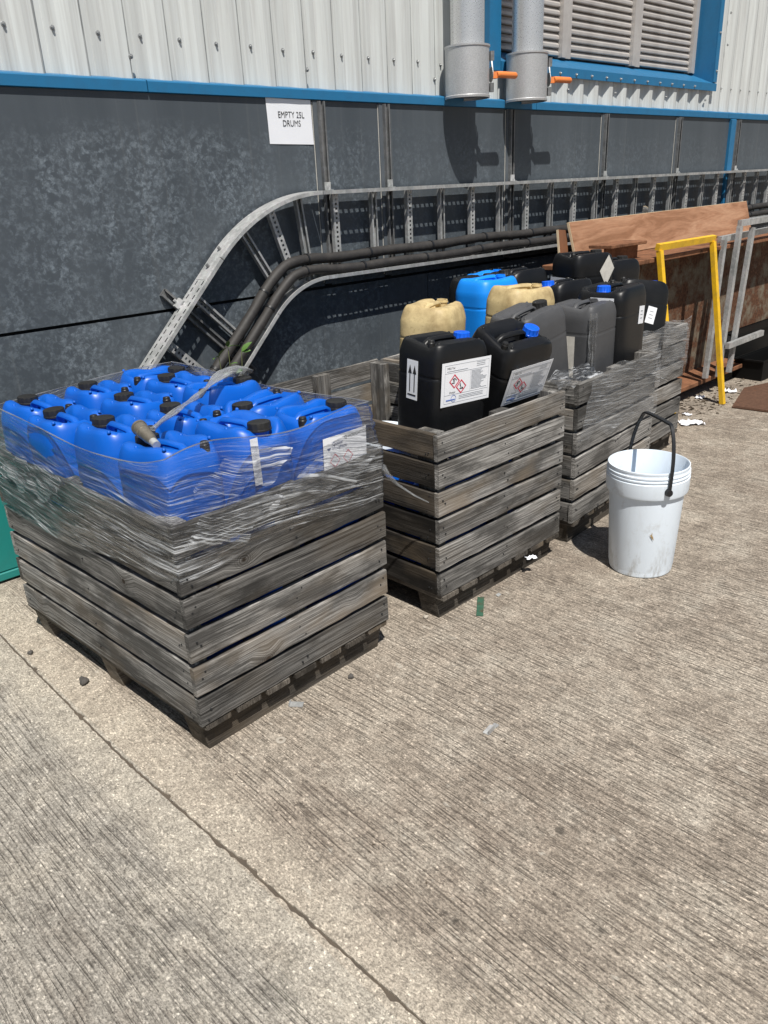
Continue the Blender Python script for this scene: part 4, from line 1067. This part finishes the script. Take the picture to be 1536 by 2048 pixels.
for i in range(32):
    for k in range(4): hm.f.append((i * 4 + k, i * 4 + (k + 1) % 4, i * 4 + 4 + (k + 1) % 4, i * 4 + 4 + k))
hm.f += [(0, 1, 2, 3), (131, 130, 129, 128)]
ob('handle', hm, bk, mat=M['black_plastic'], smooth=40)
for sy in (-1, 1): ob('handle_lug', MB().tube([(0, sy * .172, .370), (0, sy * .190, .370)], [.016, .013], 14), bk, mat=M['black_plastic'], smooth=40)
ob('stain', MB().add([(-.010, 0, .010), (-.001, 0, -.004), (.010, 0, -.016), (.006, 0, -.001), (.002, 0, .006), (.001, 0, .018), (-.003, 0, .006)], [(0, 1, 2, 3, 4, 5, 6)]), bk, (-.040, -.1475, .185), (0, 0, R(-15)), mat=M['brown_mark'])

# ================================================================== RUSTY GIRDER, BOARDS, FRAMES
gd = thing('steel_girder', 'long rusty steel girder standing on its bottom flange along the wall', 'girder', (4.3, 2.8, 0))
def gob(name, mb, mat): mb.xf(Matrix.Translation((-4.3, -2.8, 0))); return ob(name, mb, gd, mat=mat)
gob('top_flange', MB().box(4.25, 2.60, 1.045, 11, 3.02, 1.075, bev=.004), M['rust_top'])
gob('web', MB().box(4.27, 2.80, .125, 6.50, 2.82, 1.044).box(6.50, 2.80, .335, 11, 2.82, 1.044), M['rust'])
gob('bottom_flange', MB().box(4.27, 2.585, .09, 6.55, 3.02, .124, bev=.004), M['rust_top'])
for x in (4.55, 5.15): gob('stiffener', MB().box(x, 2.62, .126, x + .018, 2.799, .60), M['rust'])
gob('packer', MB().box(4.4, 2.66, 0, 4.55, 2.95, .089).box(6.3, 2.66, 0, 6.45, 2.95, .089), M['wood_dark'])
pw = thing('plywood_sheet', 'reddish plywood sheet standing on edge on the girder', 'board', (4.50, 2.93, 1.077), (R(-17), R(-.2), R(1)))
ob('face', MB().box(0, 0, 0, 2.72, .016, .245), pw, mat=M['ply']); ob('top_edge', MB().box(0, .001, .2452, 2.72, .017, .2475), pw, mat=M['ply_edge']); ob('end_edge', MB().box(-.003, .001, 0, -.0002, .017, .245), pw, mat=M['ply_edge'])
bp_ = thing('timber_offcut', 'narrow brown board end leaning beside the plywood sheet', 'board', (4.40, 2.98, 1.04), (R(-12), R(6), 0)); ob('face', MB().box(0, 0, 0, .09, .014, .24), bp_, mat=M['brown_wood']); ob('edge', MB().box(-.004, 0, 0, -.0005, .014, .24), bp_, mat=M['ply_edge'])
cb = thing('steel_channel', 'short dark brown steel channel lying on the girder behind the cans', 'steel offcut', (4.45, 2.66, 1.076))
ob('flange', MB().box(0, 0, .085, .42, .16, .105, bev=.003), cb, mat=M['rust_top']); ob('web', MB().box(.02, .05, .001, .40, .065, .0845), cb, mat=M['rust_top'])
sk = thing('grey_stick', 'grey wooden stick poking up behind the plywood sheet', 'stick', (5.62, 3.14, 1.0), (R(-4), R(18), 0)); ob('shaft', MB().box(0, 0, 0, .045, .02, .37), sk, mat=M['wood']); ob('tip', MB().box(.001, .001, .3702, .044, .019, .374), sk, mat=M['ply_edge'])
yf = thing('yellow_frame', 'yellow painted steel frame leaning against the rusty girder', 'frame', (5.24, 2.46, 0))
def yob(name, a, b, w=.040): 
    o = Vector((5.24, 2.46, 0)); ob(name, MB().beam(Vector(a) - o, Vector(b) - o, w, .03, (0, 1, .2)), yf, mat=M['yellow_paint'])
yob('leg', (5.60, 2.36, .0), (5.625, 2.575, 1.118)); yob('leg', (4.87, 2.36, .0), (4.885, 2.575, 1.118)); yob('crossbar', (4.862, 2.580, 1.140), (5.648, 2.580, 1.140))
def gframe(label, segs, loc):
    t = thing('steel_ladder_frame', label, 'frame', loc, group='grey steel frames leaning on the girder'); o = Vector(loc)
    for nm, a, b in segs: ob(nm, MB().beam(Vector(a) - o, Vector(b) - o, .042, .03, (0, 1, 0)), t, mat=M['galv'])
gframe('taller grey steel frame leaning on the girder', [('upright', (5.865, 2.53, .13), (5.978, 2.55, 1.195)), ('upright', (6.046, 2.53, .13), (6.199, 2.55, 1.175)), ('top_bar', (5.965, 2.55, 1.217), (7.4, 2.55, 1.225)), ('lower_bar', (5.88, 2.495, .362), (6.50, 2.495, .368))], (5.95, 2.5, 0))
gframe('shorter grey steel frame half hidden behind the taller one', [('upright', (5.745, 2.575, .135), (5.848, 2.595, 1.112)), ('upright', (5.96, 2.575, .135), (6.07, 2.595, 1.082)), ('top_bar', (5.835, 2.625, 1.115), (7.2, 2.625, 1.135))], (5.8, 2.5, 0))
bb = thing('shade_filler', 'black beam shape added to fill the shaded gap under the girder', 'beam', (6.55, 2.84, 0))  # added beam shape that blacks out the shaded gap below the girder
ob('web', MB().box(0, -.10, .021, 4.4, -.08, .305), bb, mat=M['shade_black']); ob('flange', MB().box(0, -.14, .3055, 4.4, .14, .325), bb, mat=M['shade_black']); ob('flange', MB().box(0, -.14, 0, 4.4, .14, .020), bb, mat=M['shade_black'])
pl = thing('rusty_plate', 'flat rusty brown steel plate lying on the ground', 'steel plate', (5.55, 2.0, 0)); 
ob('sheet', MB().add([(-.02, .26, .004), (.55, .42, .006), (1.3, .2, .004), (.9, -.6, .004), (.02, -.1, .004), (-.02, .26, .012), (.55, .42, .014), (1.3, .2, .012), (.9, -.6, .012), (.02, -.1, .012)], [(4, 3, 2, 1, 0), (5, 6, 7, 8, 9)] + [(i, (i + 1) % 5, 5 + (i + 1) % 5, 5 + i) for i in range(5)]), pl, mat=M['rust_plate']); ob('edge_bead', MB().tube([(.0, .25, .014), (.02, -.09, .014)], .003, 6), pl, mat=M['rust_plate'])
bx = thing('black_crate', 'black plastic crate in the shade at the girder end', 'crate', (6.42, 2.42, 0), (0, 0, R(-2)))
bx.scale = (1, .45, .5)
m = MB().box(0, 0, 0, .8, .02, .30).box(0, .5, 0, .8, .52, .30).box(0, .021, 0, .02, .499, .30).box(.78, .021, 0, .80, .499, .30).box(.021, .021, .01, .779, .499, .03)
ob('body', m, bx, mat=M['shade_black'])
ob('rim', MB().box(-.015, -.015, .3005, .815, .012, .325).box(-.015, .508, .3005, .815, .535, .325).box(-.015, .0125, .3005, .012, .5075, .325).box(.788, .0125, .3005, .815, .5075, .325), bx, mat=M['shade_black'])
tb = thing('teal_skip', 'teal painted steel bin behind the front crate, cut off by the photo edge', 'bin', (.2, 3.56, 0))
ob('body', MB().box(-1.4, -.06, .05, .80, .09, .62, bev=.006), tb, mat=M['teal']); ob('base_rail', MB().box(-1.4, -.066, .012, .80, .08, .049, bev=.004), tb, mat=M['teal'])

# ================================================================== WEED
wd = thing('weed', 'small green weed growing up behind the front crate', 'plant', (2.03, 3.22, 0))
stm = MB()
tips = []
for dx, dy, hz in ((0, 0, .90), (.06, -.02, .87), (-.05, .01, .86)):
    pts = [(dx * u, dy * u, hz * u + .01 * math.sin(u * 9)) for u in [i / 10 for i in range(11)]]; stm.tube(pts, [.004 * (1 - .06 * i) for i in range(11)], 6); tips.append(pts)
ob('stem', stm, wd, mat=M['stem'], smooth=True)
lf = MB(); prof = [(0, 0), (.010, .010), (.013, .025), (.009, .042), (0, .058)]
lf.v = [(0, y, .004 * math.sin(y * 50)) for _, y in prof] + [(w, y, .003 + .004 * math.sin(y * 50)) for w, y in prof[1:4]] + [(-w, y, .003 + .004 * math.sin(y * 50)) for w, y in prof[1:4]]
lf.f = [(0, 5, 1), (1, 5, 6, 2), (2, 6, 7, 3), (3, 7, 4), (0, 1, 8), (1, 2, 9, 8), (2, 3, 10, 9), (3, 4, 10)]
lfm = lf.mesh('leaf', M['leaf'], 'all'); rl = random.Random(2)
for pts in tips:
    for i in (7, 8, 9, 10, 10):
        o = ob('leaf', lfm, wd, pts[i], (R(rl.uniform(-50, 50)), R(rl.uniform(-40, 40)), rl.uniform(0, 6.3))); s = rl.uniform(.7, 1.25); o.scale = (s, s, s)

# ================================================================== BITS ON THE GROUND
def rock(name, label, cat, loc, r, mat, seed, sq=(1, 1, .6)):
    rr = random.Random(seed); m = MB(); n, k = 7, 10; ph = [rr.uniform(0, 6) for _ in range(3)]
    for j in range(n + 1):
        a = math.pi * j / n
        for i in range(k):
            b = 2 * math.pi * i / k; q = r * (1 + .22 * math.sin(3 * b + ph[0]) * math.sin(a) + rr.uniform(-.08, .08))
            m.v.append((q * math.sin(a) * math.cos(b) * sq[0], q * math.sin(a) * math.sin(b) * sq[1], (q * math.cos(a) + r * .85) * sq[2]))
    for j in range(n):
        for i in range(k): m.f.append((j * k + i, j * k + (i + 1) % k, (j + 1) * k + (i + 1) % k, (j + 1) * k + i))
    return tag(ob(name, m, None, loc, (0, 0, rr.uniform(0, 6)), mat=mat, smooth=50), label, cat)
rock('stone', 'black oval lump on the pale joint margin left of the crate', 'stone', (.799, 2.462, .0), .017, M['stone'], 1, (1.5, .9, .7))
rock('stone', 'small brown stone on the concrete in front of the crate', 'stone', (1.459, 1.783, 0), .010, M['stone'], 2, (1, 1, .95))
rock('stone', 'pale pebble beside the second crate foot', 'stone', (1.93, 1.87, 0), .010, M['pale_stone'], 3, (1.2, .9, .7))
rock('stone', 'tiny dark pebble left of the crate feet', 'stone', (.742, 2.80, 0), .010, M['stone'], 4, (1, 1, .8))
mc = thing('metal_clip', 'bent shiny metal clip on the concrete near the crate corner', 'metal scrap', (1.234, 1.800, 0), (0, 0, R(40)))
ob('plate', MB().box(-.013, -.022, .002, .013, .022, .005), mc, mat=M['galv_bright']); ob('tab', MB().box(-.013, .0222, .002, .013, .025, .012), mc, mat=M['galv'])
mc2 = thing('metal_bracket', 'small folded metal bracket alone on the open concrete', 'metal scrap', (1.566, 1.254, 0), (0, 0, R(10)))
ob('plate', MB().box(-.026, -.011, .001, .020, .011, .004), mc2, mat=M['galv_bright']); ob('side', MB().box(-.026, -.0115, .0042, .012, -.0085, .018), mc2, mat=M['galv']); ob('end', MB().box(.0202, -.014, .001, .034, .004, .004), mc2, mat=M['galv'])
ws = MB().lathe([(.007, 0), (.016, 0), (.016, .0025), (.007, .0025), (.007, 0)], 20, close=False)
tag(ob('washer', ws, None, (1.087, 1.692, .0015), mat=M['pale_stone']), 'washer lying flat below the front crate corner', 'washer')
tag(ob('metal_strip', MB().box(-.0135, -.075, .001, .0135, .075, .004), None, (2.140, 1.768, 0), (0, 0, R(-52)), mat=M['rust_strip']), 'green and rusty metal strip in front of the second crate', 'metal scrap')
tag(ob('blue_chip', MB().add([(-.012, -.008, .001), (.012, -.004, .001), (.010, .008, .004), (-.008, .009, .002), (-.012, -.008, .003), (.012, -.004, .003), (.010, .008, .006), (-.008, .009, .004)], [(3, 2, 1, 0), (4, 5, 6, 7), (0, 1, 5, 4), (1, 2, 6, 5), (2, 3, 7, 6), (3, 0, 4, 7)]), None, (2.262, 1.772, 0), mat=M['galv_bright']), 'small pale chip right of the rusty strip', 'metal scrap')
def crumple(label, loc, r, mat, seed, name='paper_scrap'):
    rr = random.Random(seed); m = MB(); n = 8
    for j in range(n + 1):
        for i in range(n + 1):
            x, y = (i / n - .5) * 2 * r, (j / n - .5) * 1.3 * r; m.v.append((x + rr.uniform(-.2, .2) * r * .5, y + rr.uniform(-.2, .2) * r * .5, .004 + abs(rr.gauss(0, .16 * r))))
    for j in range(n):
        for i in range(n): m.f.append((j * (n + 1) + i, j * (n + 1) + i + 1, (j + 1) * (n + 1) + i + 1, (j + 1) * (n + 1) + i))
    return tag(ob(name, m, None, loc, (0, 0, rr.uniform(0, 3)), mat=mat), label, 'litter')
crumple('white scrap of paper on the ground by the farthest crate corner', (5.00, 2.30, 0), .075, M['paper'], 1)
crumple('crumpled white wrapper at the foot of the yellow frame', (5.95, 2.47, 0), .05, M['paper'], 2)
crumple('crumpled white plastic beside the girder flange end', (5.66, 2.56, 0), .04, M['paper'], 3)
crumple('small white scrap left of the yellow frame foot', (5.18, 2.42, 0), .03, M['paper'], 4)
cw = crumple('scrap of white film caught under the second crate', (2.50, 1.788, .075), .022, M['paper'], 5)
# dirt and leaf litter near the girder
rr = random.Random(9); m = MB()
for _ in range(420):
    x = rr.gauss(5.5, .55); y = min(2.62, rr.gauss(2.50, .10)); s = rr.uniform(.004, .02); a = rr.uniform(0, 6.3); h = rr.uniform(.002, .010)
    c, sn = math.cos(a) * s, math.sin(a) * s
    m.add([(x + c, y + sn, .001), (x - sn * .5, y + c * .5, h), (x - c, y - sn, .001), (x + sn * .5, y - c * .5, h * .7)], [(0, 1, 2, 3)])
for _ in range(160):
    x = rr.uniform(.9, 4.6); y = rr.uniform(.9, 1.77); s = rr.uniform(.0015, .005); a = rr.uniform(0, 6.3); h = rr.uniform(.002, .004)
    c, sn = math.cos(a) * s, math.sin(a) * s
    m.add([(x + c, y + sn, .0008), (x - sn * .6, y + c * .6, h), (x - c, y - sn, .0008), (x + sn * .6, y - c * .6, h * .7)], [(0, 1, 2, 3)])
o = ob('leaf_litter', m, None, mat=M['litter']); o['kind'] = 'stuff'; o['label'] = 'dry leaf litter and crumbs of dirt on the concrete'
